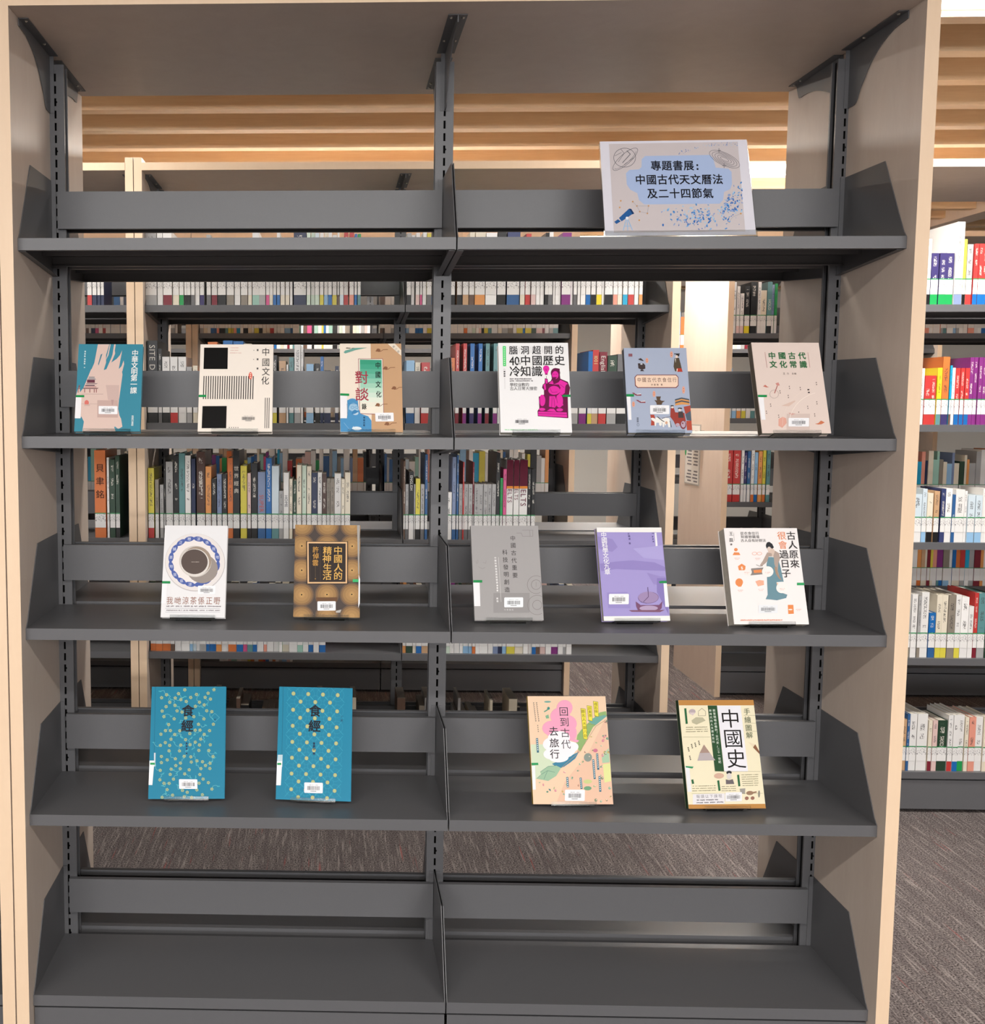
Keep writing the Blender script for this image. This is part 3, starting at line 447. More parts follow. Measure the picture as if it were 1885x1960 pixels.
# distant and barely visible rows: one mass of books
me_v = []; me_f = []; me_c = []
def sbox(a, b, c, c2=None):
    n = len(me_v); x0,y0,z0 = a; x1,y1,z1 = b
    me_v.extend([(x0,y0,z0),(x1,y0,z0),(x1,y1,z0),(x0,y1,z0),(x0,y0,z1),(x1,y0,z1),(x1,y1,z1),(x0,y1,z1)])
    for i, q in enumerate(((4,5,6,7),(0,1,5,4),(1,2,6,5),(3,0,4,7),(2,3,7,6))): me_f.append(tuple(n+j for j in q)); me_c.append(c2 if (i == 0 and c2) else c)
rs = random.Random(11)
pool = list('wwwWWcccggtxkknbBlLmMrRpPoOyeEsSqua')
pgc = lin('#cfc6b6')
for (y, z, x0, x1) in D['stuff']:
    x = x0
    while x < x1-.01:
        wd = rs.choice([.012,.015,.018,.02,.024,.03]); wd = min(wd, x1-x); h = rs.uniform(.19,.265); k = rs.choice(pool); dd = rs.uniform(.14,.18); yy = y+.014+rs.uniform(0,.006)
        sbox((x+.0004,yy,z),(x+wd-.0004,yy+dd,z+h), lin(PAL[k]), pgc)
        sbox((x+.0006,yy-.0008,z+.026),(x+wd-.0006,yy+.001,z+.088), lin('#e6e4e2')); sbox((x+.0006,yy-.001,z+.088),(x+wd-.0006,yy+.001,z+.091), lin('#2a8a52'))
        if rs.random() < .6: sbox((x+.0005,yy-.0007,z),(x+wd-.0005,yy+.001,z+.026), lin(PAL[rs.choice('wwwwwcgWWlbyosT')]))
        x += wd
for (y, z, x0, x1) in D['sparse']:
    x = x0
    while x < x1-.01:
        wd = rs.choice([.01,.014,.02,.03]); h = rs.choice([.15,.17,.19,.21,.24]); yy = y+.01+rs.uniform(0,.04); k = rs.choice('wckxcgkur')
        sbox((x,yy,z),(x+wd-.001,yy+.15,z+h), lin(PAL[k]), lin('#8f867a')); sbox((x+.0006,yy-.0008,z+.036),(x+wd-.0016,yy+.001,z+.088), lin('#e6e4e2'))
        x += wd+rs.choice([0,0,0,.002,.03])
me = bpy.data.meshes.new('books_far'); me.from_pydata(me_v, [], me_f); me.materials.append(M['cover_attr'])
ca = me.color_attributes.new('Col', 'FLOAT_COLOR', 'CORNER'); li = 0; buf = []
for p, c in zip(me.polygons, me_c): buf += list(c)*p.loop_total
ca.data.foreach_set('color', buf)
o = obj('books', me); tag(o, 'many small labelled books filling the far and half-hidden shelves in the rows behind', 'books', None, 'stuff')
# ---------------------------------------------------------------- displayed books
import numpy as np
class Cover:
    def __init__(s, label, key, thick, side, board, spine, px, cat='book', group='books displayed face out on clear stands', pages=True, name='book'):
        s.xc, s.yb, s.W, s.L, s.yaw, s.sh = D['pose'][key]
        if s.sh == 1: s.yaw *= .6; s.yb = max(s.yb, .03)
        s.px = px; s.lay = 1; s.t = thick; s.k = 0; s.rough = .12 if key == 'hist' else .4
        A = []; B_ = []
        for (x, y), (u, v) in zip(px, [(0, s.L), (s.W, s.L), (s.W, 0), (0, 0)]):
            A.append([x, y, 1, 0, 0, 0, -u*x, -u*y]); B_.append(u); A.append([0, 0, 0, x, y, 1, -v*x, -v*y]); B_.append(v)
        s.H = np.linalg.solve(np.array(A, float), np.array(B_, float))
        s.su = s.W/((px[1][0]-px[0][0]+px[2][0]-px[3][0])/2); s.sv = s.L/((px[3][1]-px[0][1]+px[2][1]-px[1][1])/2)
        z = SH[s.sh]+.010
        e = obj(name, None, None, (s.xc, s.yb, z)); e.rotation_euler = (-math.radians(20), 0, s.yaw); s.e = e
        tag(e, label, cat, group)
        w = s.W; L = s.L; bc = ink(board, .12 if key == 'hist' else .35); sc = ink(spine, .35); b = MB()
        x0, x1 = -w/2, w/2
        if thick > .004:
            b.box((x0,0,0),(x1,.0011,L), bc); b.box((x0,thick-.0011,0),(x1,thick,L), bc)
            if side == 'L': b.box((x0,.0011,0),(x0+.0011,thick-.0011,L), sc)
            else: b.box((x1-.0011,.0011,0),(x1,thick-.0011,L), sc)
            obj('cover', b.mesh('cover'), e)
            b = MB(); i0 = x0+(.0011 if side == 'L' else .0012); i1 = x1-(.0012 if side == 'L' else .0011)
            b.box((i0,.0011,.001),(i1,thick-.0011,L-.0012), M['pages']); obj('pages', b.mesh('pages'), e)
        else:
            b.box((x0,0,0),(x1,thick,L), bc); obj('sheet', b.mesh('sheet'), e)
        s.b = MB(); s.part = 'cover_art'
    def q(s, x, y):
        h = s.H; d = h[6]*x+h[7]*y+1
        return ((h[0]*x+h[1]*y+h[2])/d-s.W/2, (h[3]*x+h[4]*y+h[5])/d)
    def cl(s, p): return (min(max(p[0], -s.W/2), s.W/2), min(max(p[1], 0), s.L))
    def off(s):
        s.k = (s.k+1) % 24; return -.00025-.00014*s.lay-.000005*s.k
    def f(s, pts, col):
        o = s.off(); s.b.face([(p[0], o, p[1]) for p in pts], ink(col, s.rough))
    def layer(s, n): s.lay = n; return s
    def poly(s, col, pts): s.f([s.cl(s.q(pts[i], pts[i+1])) for i in range(0, len(pts), 2)], col)
    def rect(s, col, x0, y0, x1, y1): s.poly(col, [x0,y0,x1,y0,x1,y1,x0,y1])
    def ell(s, col, cx, cy, rx, ry=None, n=16, rot=0):
        ry = rx if ry is None else ry; c, d = math.cos(rot), math.sin(rot)
        P = [(rx*math.cos(2*math.pi*i/n), ry*math.sin(2*math.pi*i/n)) for i in range(n)]
        s.f([s.cl(s.q(cx+a*c-b_*d, cy+a*d+b_*c)) for a, b_ in P], col)
    def ring(s, col, cx, cy, rx, ry, wd, n=28, a0=0, a1=360, rot=0):
        c, d = math.cos(rot), math.sin(rot); k = max(3, int(n*(a1-a0)/360))
        def pt(rx_, ry_, a):
            X, Y = rx_*math.cos(a), ry_*math.sin(a); return s.cl(s.q(cx+X*c-Y*d, cy+X*d+Y*c))
        for i in range(k):
            a, b_ = [math.radians(a0+(a1-a0)*j/k) for j in (i, i+1)]
            s.f([pt(rx,ry,a), pt(rx,ry,b_), pt(rx-wd,ry-wd,b_), pt(rx-wd,ry-wd,a)], col)
    def line(s, col, wd, pts):
        for i in range(0, len(pts)-2, 2):
            x0, y0, x1, y1 = pts[i:i+4]; L = math.hypot(x1-x0, y1-y0) or 1; nx, ny = -(y1-y0)/L*wd/2, (x1-x0)/L*wd/2
            s.poly(col, [x0+nx,y0+ny,x1+nx,y1+ny,x1-nx,y1-ny,x0-nx,y0-ny])
    def ch(s, col, c, x, y, size, bold=.0, sx=1, rot=0):
        vs, fs = glyph(c, bold)
        if not fs: return
        u, v = s.q(x, y); m = ink(col, s.rough); cr, sr = math.cos(rot), math.sin(rot); cx = .5 if ord(c) > 1000 else (max(p[0] for p in vs)+min(p[0] for p in vs))/2
        P = []
        for (a, b_) in vs:
            A, B_ = (a-cx)*size*s.su*sx, (b_-.38)*size*s.sv
            P.append((u+A*cr-B_*sr, -.00025-.00012*s.lay, v+A*sr+B_*cr))
        k = bold*1.1*size
        for dx, dy in (((0, 0),) if bold < .006 else ((-k, -k), (k, -k), (k, k), (-k, k), (0, 0))):
            ox, oy, o = dx*s.su, dy*s.sv, s.off()
            for f in fs: s.b.face([(P[i][0]+ox, o, P[i][2]+oy) for i in f], m)
    def text(s, col, txt, x, y, size, dx=0, dy=0, bold=0, sx=1, rot=0):
        for i, c in enumerate(txt):
            if c != ' ': s.ch(col, c, x+dx*i, y+dy*i, size, bold, sx, rot)
    def at(s, col, chars, size, bold=0, sx=1):
        for c, x, y in chars: s.ch(col, c, x, y, size, bold, sx)
    def dash(s, col, x, y, w, h, n, dx, dy):
        for i in range(n): s.rect(col, x+dx*i-w/2, y+dy*i-h/2, x+dx*i+w/2, y+dy*i+h/2)
    def scribble(s, col, x0, x1, y, h, seed=1, gap=.25):
        r = random.Random(seed); x = x0
        while x < x1:
            w = r.uniform(.5, 1.1)*h
            if r.random() > gap*.5: s.rect(col, x, y-h/2*r.uniform(.6,1), x+w*.8, y+h/2*r.uniform(.5,1))
            x += w
    def done(s, name=None):
        if s.b.f:
            o_ = obj(name or s.part, s.b.mesh(name or s.part, False), s.e)
            if (name or s.part) == 'cover_art': o_['kind'] = 'stuff'
        s.b = MB(); return s
    def barcode(s, cx, cy, w, h, paper='#f3f3f6', tilt=0, clear=True, bw=.62):
        s.layer(9); hx, hy = w/2, h/2
        R = lambda a, b_: (cx+a*math.cos(tilt)-b_*math.sin(tilt), cy+a*math.sin(tilt)+b_*math.cos(tilt))
        def rr(col, x0, y0, x1, y1):
            P = [R(x0,y0), R(x1,y0), R(x1,y1), R(x0,y1)]; s.poly(col, [k for p in P for k in p])
        k = min(hx, hy)*.12
        P = [R(*p) for p in ((-hx+k,-hy),(hx-k,-hy),(hx,-hy+k),(hx,hy-k),(hx-k,hy),(-hx+k,hy),(-hx,hy-k),(-hx,-hy+k))]
        if paper: s.poly(paper, [k_ for p in P for k_ in p])
        s.layer(10); r = random.Random(int(cx+cy)); bx = w*bw if bw < 1 else bw
        x = -bx/2
        while x < bx/2:
            b_ = r.choice([4, 6, 9])*bx/240; rr('#4b4b50', x, -h*.16, min(x+b_, bx/2), h*.22); x += b_+r.choice([4, 6, 8])*bx/240
        for i, c in enumerate('HKCC LRC'):
            if c != ' ': X = R(-bx*.32+i*bx*.092, -h*.27); s.ch('#55555a', c, X[0], X[1], h*.12, .01)
        for i in range(8): rr('#66666a', -bx*.24+i*bx*.06, h*.29, -bx*.24+i*bx*.06+bx*.045, h*.36)
        s.done('barcode_label'); return s
    def call(s, x0, x1, y0, yg0, yg1, y1, gx=None, side='L'):
        s.layer(6); edge = s.px[3][0]
        s.poly('#f0eff2', [x0[0],yg1,x1[0],yg1,x1[1],y1,x0[1],y1]); s.layer(7)
        s.poly('#1f8f4e', [gx[0],yg0,gx[1],yg0,gx[1],yg1,gx[0],yg1]); s.done('call_number_label'); return s
def stand(cv, label, wd=.10, x=0):
    # bent clear acrylic easel: foot plate, slanted back rest, ledge and raised lip
    z = SH[cv.sh]; e = obj('book_stand', None, None, (cv.xc, cv.yb, z)); e.rotation_euler = (0, 0, cv.yaw)
    tag(e, label, 'book stand', 'clear acrylic book stands')
    m = M['acrylic']; h = wd/2; t = cv.t; ca_, sa_ = math.cos(math.radians(20)), math.sin(math.radians(20))
    def P(n, zz): return (n*ca_+zz*sa_, .010-n*sa_+zz*ca_)          # n behind the cover, zz along the cover
    b = MB(); lip = [P(-.0045,.006), P(-.002,.006), P(-.002,-.0022), P(t+.004,-.0022), P(t+.004,-.0002), P(-.0002,-.0002)]
    poly = [P(-.0048,.0055), P(-.0022,.0055), P(-.0022,-.0008), P(t+.006,-.0008), P(t+.006,-.0032), P(-.0048,-.0032)]
    b.prism(poly, 'x', -h, h, m); obj('ledge', b.mesh('ledge'), e)
    b = MB(); a1 = P(t+.0035,-.0008); a2 = P(t+.006,-.0008); a3 = P(t+.006,.14); a4 = P(t+.0035,.14)
    b.prism([a1,a2,a3,a4], 'x', -h*.8, h*.8, m); obj('back_rest', b.mesh('back_rest'), e)
    b = MB(); y1 = a3[0]; b.box((-h*.8,min(.012, a1[0]),.0003),(h*.8,y1+.03,.0026), m); 
    b.prism([(y1+.03,.0026),(y1+.0275,.0026),(a3[0]-.001,a3[1]-.004),(a3[0]+.0015,a3[1]-.002)], 'x', -h*.5, h*.5, m)
    obj('foot', b.mesh('foot'), e)
STD = 'clear acrylic stand holding the '
# --- 1 teal
c = Cover('teal book with pink brush stroke and gate tower, leftmost on upper display shelf','teal',.014,'L','#3f8aa0','#3f8aa0',[(185,120),(1390,122),(1345,1780),(105,1790)])
c.layer(1); bg = '#dcc2b8'
c.poly(bg, [545,125,640,125,700,300,700,470,650,640,640,700,560,700,420,620,480,480]); c.poly(bg, [640,125,760,125,700,330,660,480,620,400])
c.poly(bg, [380,700,420,600,640,620,700,600,900,560,1000,640,1010,700,985,900,960,1100,945,1200,935,1350,960,1480,990,1540,1015,1690,940,1740,880,1690,860,1700,890,1788,262,1788,290,1600,240,1500,215,1540,115,1540,135,1100,180,950,205,900,215,1040,280,950])
c.poly(bg, [690,640,800,380,860,200,870,300,800,470,900,400,960,330,1000,240,985,330,940,590,1000,640,900,700,660,720]); c.poly(bg, [1030,430,1040,500,1005,640,940,640,945,590,990,540])
c.poly(bg, [770,125,785,125,745,330,700,420]); c.poly(bg, [850,125,880,125,850,330,800,450])
c.layer(2); c.poly('#4a7f92', [600,320,632,305,560,530,552,500]); c.rect('#9c8f90', 375,740,490,752); c.poly('#a9a0a0', [385,752,480,752,520,800,350,800]); c.rect('#6a3848', 345,800,492,858)
c.poly('#8d7a7e', [330,868,550,868,520,885,330,885]); c.rect('#503a4c', 312,900,490,918); c.rect('#c9a09a', 300,920,520,950); c.poly('#7c5a5c', [280,955,565,955,540,975,262,975])
for x in (300,398,480,520): c.rect('#8a4f50', x-6,978,x+8,1045)
c.poly('#7c5a5c', [165,965,220,965,215,980,172,980]); c.rect('#8a4f50',172,980,184,1048); c.poly('#7c5a5c',[190,905,215,905,205,960,180,960])
c.rect('#8a6d6e', 245,1072,650,1076); c.rect('#b79a95',245,1258,650,1264); c.ell('#d9776e',340,1240,42,52); c.rect('#cdb0a6',296,1270,400,1300); c.poly('#cdb2ab',[700,900,950,900,945,1190,800,1190,740,1180]); c.rect('#c7aaa2',540,1190,930,1520)
c.rect('#cfb3aa',700,925,948,930); c.poly('#b99a96',[800,1180,850,1180,835,1280,815,1280])
c.done('cover_art'); c.layer(4); c.text('#f2f4f2','中華文明第一課',1243,292,132,-4,118,.009); c.text('#d8e8ea','商務印書館',1207,1495,46,-1,40,.01); c.dash('#c8dde0',308,265,26,30,3,-3,45); c.dash('#c8dde0',303,410,26,30,3,-3,42); c.rect('#c8dde0',285,560,308,576)
c.done('title'); c.call((128,112),(243,228),0,1095,1138,1540,(135,295)); c.barcode(745,1380,355,155,bw=240); stand(c, STD+'teal book with the gate tower')
# --- 2 cream
c = Cover('cream book with two black squares and a row of vertical black stripes','cream',.016,'L','#f3e9de','#efe4d6',[(128,140),(1485,142),(1475,1790),(85,1795)])
c.layer(1); c.poly('#0b0a0a',[197,203,642,203,638,608,188,608]); c.poly('#0b0a0a',[175,1312,628,1308,620,1730,162,1732])
for i in range(22):
    x = 190+i*43.8; c.poly('#383435',[x,740,x+17,740,x+8,1178,x-9,1178])
for x in (1340,1376,1412): c.poly('#3a3536',[x,1150,x+12,1150,x+8,1725,x-4,1725])
c.layer(2); c.ell('#dd5a4a',1066,735,34,70); c.layer(3); c.dash('#f1c9b8',1066,698,26,24,3,0,36); c.scribble('#e0b3aa',680,835,207,12,3); c.scribble('#e0b3aa',680,835,255,12,4); c.scribble('#e0b3aa',680,885,303,12,5)
c.dash('#5b5757',1196,250,30,34,3,0,174); c.rect('#5b5757',1120,247,1132,260); c.rect('#5b5757',1116,420,1128,433); c.dash('#6b6666',680,1717,16,18,5,40,0)
c.done('cover_art'); c.layer(4); c.at('#2f2b2c',[('中',1348,285),('國',1350,480),('文',1352,655),('化',1340,825)],165,.005,.95); c.done('title')
c.layer(7); c.rect('#1f8f4e',98,1100,245,1142); c.done('call_number_label'); c.barcode(1036,1540,330,150,paper=None,bw=238); stand(c, STD+'cream book with black squares')
# --- 3 dui tan lu
c = Cover('worn cream and tan book with green panel and a blue bearded sage','duitan',.012,'L','#f0e2d2','#d7b98c',[(132,152),(1295,95),(1335,1795),(165,1835)])
c.layer(1); c.poly('#c9a17c',[712,125,1295,95,1335,1795,745,1812,745,1480]); c.layer(2)
c.poly('#8f4a5a',[480,428,945,405,975,1480,520,1480]); c.layer(3); c.poly('#f2eadb',[490,438,937,415,965,1468,528,1470]); c.layer(4)
cols = ['#3f9f80','#4aa689','#5cb094','#72bba3','#8bc8b0','#a5d3bc','#bedfca','#d3e6d6','#e3ebdc','#ece9da']
for i, k in enumerate(cols):
    y0 = 445+i*90; x = 512+i*2; c.poly(k,[x,y0,922+i*3,y0-12,925+i*3,y0+78,x+2,y0+90])
c.layer(5); c.poly('#eee2d0',[1035,112,1170,100,1295,225,1295,335]); c.layer(6); c.text('#7a6f66','第三版',1150,165,48,45,45,0,1,-.78)
c.poly('#6fa79a',[205,320,235,285,420,225,650,208,430,265,330,305,235,340]); c.scribble('#6f6a60',250,460,235,26,8)
for (x, y) in ((860,255),(1000,595),(1165,970),(860,1305),(1035,1655)):
    c.ell('#8c6046',x,y-10,38,30); c.ell('#8c6046',x-30,y+8,24,12); c.line('#8c6046',10,[x,y+22,x+50,y+10,x+90,y-22,x+180,y-30])
c.ell('#4f93c4',385,1270,100,75); c.poly('#4f93c4',[285,1230,480,1215,500,1400,540,1480,680,1520,740,1600,745,1812,170,1832,160,1580,285,1570,300,1440]); c.layer(7)
c.ell('#9fc3dc',405,1390,88,110); c.poly('#4f93c4',[310,1400,380,1440,500,1420,520,1500,500,1680,400,1700,320,1560]); c.layer(8); c.ell('#b9d2e2',440,1470,58,38); c.poly('#3f84b8',[380,1440,430,1405,500,1440,440,1480,375,1500]); c.ring('#3f84b8',385,1365,34,24,6); c.ring('#3f84b8',465,1360,34,24,6); c.ell('#dfe9ee',470,1760,90,36); c.line('#8db9d8',6,[230,1660,340,1790]); c.line('#cfdfe8',7,[400,1720,470,1790]); c.line('#3f84b8',6,[280,1300,300,1560]); c.rect('#3f84b8',300,1290,480,1300)
c.done('cover_art'); c.layer(6); c.at('#1e2422',[('中',855,540),('國',858,720),('文',862,905),('化',872,1095)],130,.012,.8); c.at('#1e2422',[('錄',603,1340)],120,.012,.75)
c.layer(9); c.at('#a83a4c',[('對',548,790),('談',560,1110)],265,.006,1); c.at('#203c5c',[('曾',605,1550),('暐',605,1600),('杰',605,1648),('著',605,1695)],40,.01); c.done('title')
c.call((152,165),(283,285),0,1108,1150,1575,(153,320)); c.barcode(985,1525,345,165,tilt=-.05,bw=235); stand(c, STD+'book with the blue bearded sage')
# --- 4 brain
c = Cover('white book with large black title and a magenta seated statue holding a light bulb','brain',.020,'R','#f3f2f3','#efeef0',[(98,100),(1410,108),(1468,1812),(125,1805)])
c.layer(1); c.poly('#3fd56a',[185,163,243,163,243,545,188,545]); c.layer(2); c.dash('#bff0cc',214,195,22,26,9,0,40); pk = '#e42fa6'; dk = '#6b1747'
c.layer(1); c.ell(dk,1170,680,88,95); c.poly(dk,[1090,690,1250,690,1260,790,1400,850,1440,960,1420,1100,1395,1110,1400,1530,1390,1540,830,1500,825,1400,860,1350,850,1130,950,1090,950,1000,915,960,930,900,965,870,970,780,1020,790,1030,860,1080,830,1100,790])
c.layer(2); c.ell(pk,1165,720,62,75); c.poly(dk,[1100,640,1250,640,1250,600,1200,590,1120,600]); c.poly(pk,[1040,880,1110,820,1130,900,1220,860,1260,810,1380,870,1400,900,1350,950,1340,1060,1290,1100,1220,1080,1260,960,1230,900,1150,900]); c.ell(pk,1140,1010,110,85)
c.ell(pk,915,1200,58,110); c.ell(pk,1235,1210,70,130); c.poly(pk,[1050,1120,1160,1120,1180,1300,1150,1340,1040,1320]); c.poly(pk,[840,1410,1370,1430,1378,1525,838,1490]); c.poly(pk,[940,900,980,880,990,990,960,1010]); c.poly(pk,[975,800,1010,800,1020,880,985,880]); c.ell(pk,910,1370,60,28); c.ell(pk,1240,1380,62,30); c.poly(pk,[1060,1360,1130,1360,1180,1420,1000,1400]); c.poly(pk,[1190,1270,1310,1270,1305,1300,1195,1300])
c.layer(3); c.poly(dk,[1120,760,1200,760,1160,800,1150,860,1130,800]); c.line(dk,7,[1030,1090,1100,1110,1200,1100,1250,1050]); c.line(dk,6,[1100,1130,1090,1330]); c.line(dk,6,[1130,1140,1150,1320]); c.line(dk,6,[870,1130,880,1300]); c.line(dk,7,[840,1450,1370,1470]); c.line(dk,6,[1180,1130,1200,1250]); c.ell(dk,1385,980,38,85); c.line(dk,5,[1060,960,1100,1050,1200,1040]); c.rect(dk,1128,700,1150,708); c.rect(dk,1175,700,1197,708); c.line(dk,5,[1250,900,1330,960]); c.line(dk,5,[1000,900,1010,1040])
c.layer(2); c.ell(pk,997,598,60,62); c.poly(pk,[950,630,1045,630,1020,700,975,700]); c.rect('#9c1f6c',975,690,1022,714); c.layer(3); c.line('#8c1a60',5,[985,600,997,640,1008,600]); c.line(dk,6,[998,740,1000,790])
for x in (495,712,930,1145): c.rect('#b9b6b6',x,175,x+4,300)
c.rect('#8d8a8c',214,770,217,980); c.scribble('#7a7678',310,705,790,26,21,.1); c.scribble('#7a7678',310,740,828,24,22,.1); c.scribble('#8edc9c',205,815,1757,22,23); c.at('#6a6668',[('八',212,605)],36); c.dash('#6a6668',212,650,30,30,3,0,42)
c.done('cover_art'); c.layer(4); tk = '#2b2829'
c.at(tk,[('腦',383,243),('洞',602,243),('超',820,243),('開',1038,243),('的',1248,243)],172,.008); c.text(tk,'40',352,440,235,98,0,.007,.85); c.layer(5); c.ell('#f3f2f3',500,495,28); c.layer(6); c.at(tk,[('個',500,497)],42); c.layer(4)
c.at(tk,[('中',612,440),('國',828,440),('歷',1035,440),('史',1248,440)],205,.009); c.at(tk,[('冷',408,645),('知',612,645),('識',822,645)],212,.009); c.text('#4b4748','學校沒教的',345,900,76,73,0); c.text('#4b4748','古人日常大搜密',345,972,74,74,0); c.done('title')
c.layer(7); c.poly('#1f8f4e',[1285,1110,1320,1098,1448,1095,1450,1138,1300,1136]); c.done('call_number_label'); c.barcode(527,1598,330,150,paper=None,bw=245); stand(c, STD+'white book with the magenta statue')
# --- 5 grey blue
c = Cover('grey-blue book with framed title plate, robed scholar and horse carriage drawings','blue',.018,'L','#a9b3c9','#5c5f66',[(112,108),(1358,110),(1455,1800),(175,1800)])
c.layer(1); c.poly('#7a3f45',[365,640,1150,640,1195,690,1195,860,1150,905,375,905,325,860,318,690]); c.layer(2); c.poly('#f0d3bd',[368,655,1142,655,1182,697,1182,850,1140,890,382,890,340,850,333,697])
c.rect('#8d5a64',205,222,282,280); c.poly('#453b3c',[400,330,450,312,510,365,490,370,410,345]); c.poly('#453b3c',[390,415,500,415,535,450,538,520,470,545,400,515]); c.poly('#453b3c',[445,545,490,545,515,572,435,572]); c.layer(3); c.ell('#c9cdd6',460,430,24,14); c.layer(2)
for (x, y, h) in ((572,360,55),(1062,240,65),(703,1025,65),(1292,945,78),(287,1230,58)):
    c.ell('#e2a58e',x,y,30,h,8); c.layer(3); c.dash('#a05a4c',x,y-h*.3,14,14,2,0,h*.6); c.layer(2)
c.rect('#2f2c2d',1115,222,1228,238); c.ell('#3a3233',1185,255,34,30); c.ell('#e6cfc0',1165,285,26,30); c.poly('#54493a',[1120,320,1210,305,1240,420,1275,585,1130,575,1100,480]); c.poly('#b6402f',[1160,515,1258,515,1280,585,1170,585]); c.layer(3); c.poly('#e8e4da',[1130,330,1148,325,1142,410]); c.poly('#f1e6d8',[1160,530,1180,520,1172,582,1158,582]); c.layer(2)
for (x, y) in ((255,1000),(335,1145)): c.poly('#8c3f4c',[x,y,x+45,y,x+80,y+28,x+190,y+22,x+195,y+58,x+90,y+58]); c.layer(3); c.poly('#d8d8dc',[x+100,y+28,x+185,y+14,x+188,y+34,x+100,y+40]); c.layer(2)
c.poly('#5d4a3b',[742,1075,838,1075,820,1140,850,1160,920,1165,870,1195,850,1240,755,1240,745,1195,705,1145,760,1155]); 
for i, k in enumerate(('#4a5560','#d99a5c','#4a5560','#d99a5c')): c.poly(k,[1118+(3*i),1130+28*i,1250,1095+28*i,1400+(3*i),1125+28*i,1405,1158+28*i,1255,1150+28*i,1120,1172+28*i])
c.poly('#9c4038',[1030,1310,1090,1290,1120,1390,1300,1400,1330,1560,1250,1640,1140,1680,1080,1560,1020,1480]); c.ell('#2e2c2e',1060,1262,34,14); c.ell('#2e2c2e',1215,1312,46,14); c.ell('#e8d3c6',1065,1290,24,22); c.ell('#e8d3c6',1210,1345,26,26); c.poly('#4a3f40',[1180,1380,1270,1370,1290,1500,1180,1500]); c.ell('#7d3a44',1275,1640,60,86); c.layer(3); c.ell('#b9a3b4',1275,1630,44,66); c.ell('#7d3a44',1265,1610,14,18); c.ell('#b9a3b4',1165,1640,40,34); c.layer(2)
c.poly('#a84a3e',[1290,1280,1430,1250,1435,1400,1320,1420]); c.poly('#55606e',[1320,1430,1435,1360,1445,1560,1350,1545]); c.poly('#b6503e',[1335,1560,1445,1555,1452,1745,1352,1748]); c.poly('#b04a3a',[620,1440,700,1440,715,1500,700,1540,720,1650,630,1655,640,1540]); c.layer(3)
for (x, y) in ((700,1540),(790,1530),(860,1560)): c.poly('#f2efe9',[x-70,y-30,x-30,y-40,x+60,y,x+140,y-30,x+150,y+100,x+120,y+130,x+110,y+60,x+40,y+60,x+30,y+130,x+5,y+120,x,y+40,x-50,y+10])
c.poly('#f2efe9',[920,1500,1000,1510,1020,1600,1010,1690,980,1690,960,1610]); c.layer(4); c.line('#3c4044',16,[760,1480,860,1560,900,1580]); c.line('#3c4044',12,[1010,1560,1040,1690]); c.line('#6c5a58',8,[850,1510,1020,1475]); c.ell('#d9a98c',940,1600,26,30)
c.dash('#6a7080',367,1510,36,26,3,0,34); c.ring('#6a7080',372,1640,24,30,6)
c.done('cover_art'); c.layer(5); c.text('#7b5f56','中國古代衣食住行',408,745,98,101,0,0,.85); c.text('#7b5f56','許嘉璐',665,842,42,55,0); c.text('#7b5f56','著',857,842,42); c.done('title')
c.call((150,178),(228,242),0,1030,1080,1545,(128,300)); c.barcode(808,1342,385,178,bw=262); stand(c, STD+'grey-blue book with the title plate')
# --- 6 pink beige
c = Cover('pale pink-beige book with dark green two-line title, rightmost on upper display shelf','pink',.020,'L','#e2d0c7','#6d6457',[(140,108),(1360,105),(1625,1812),(355,1812)])
c.layer(1); c.line('#b98a86',8,[388,285,430,575]); c.line('#b98a86',8,[1165,285,1210,570]); c.ring('#a08a86',565,1070,82,80,5); c.line('#b06a64',16,[570,1055,620,915]); c.poly('#cf8f86',[585,870,640,850,665,905,620,915]); c.poly('#c7786a',[360,925,400,895,440,930,475,940,420,945]); c.poly('#dfa797',[650,1540,730,1500,790,1530,800,1620,720,1710,650,1670]); c.poly('#d9bdb0',[700,1290,940,1190,960,1200,840,1300]); c.poly('#d2a79e',[830,1420,965,1440,880,1475]); c.poly('#cf7a58',[1320,1630,1380,1620,1430,1570,1500,1605,1440,1640,1380,1645]); c.ring('#f2e4da',1480,1640,640,620,9,40,178,255); c.ring('#ead9cf',1480,1640,760,740,4,40,178,255)
c.rect('#d5c1b9',800,1440,1225,1745)
for (x, y) in ((1330,850),(1038,945),(838,925),(820,1095),(1180,1300),(1345,1215),(1310,1445),(425,1395),(500,1260),(650,1470),(1018,1410),(668,1010)): c.dash('#7a6a66',x,y,16,20,2,6,38)
c.dash('#4b4142',1188,985,34,26,2,10,52)
c.done('cover_art'); c.layer(4); g = '#2f6b42'; c.at(g,[('中',515,350),('國',697,350),('古',875,350),('代',1058,350)],140,.02); c.at(g,[('文',540,512),('化',722,512),('常',903,512),('識',1085,512)],140,.02); c.text('#6b5c58','王力',738,685,44,70,0); c.text('#6b5c58','主編',898,685,40,45,0); c.done('title')
c.call((272,335),(370,410),0,1088,1130,1560,(245,430)); c.barcode(1018,1605,378,165,bw=250); stand(c, STD+'pale pink-beige book')
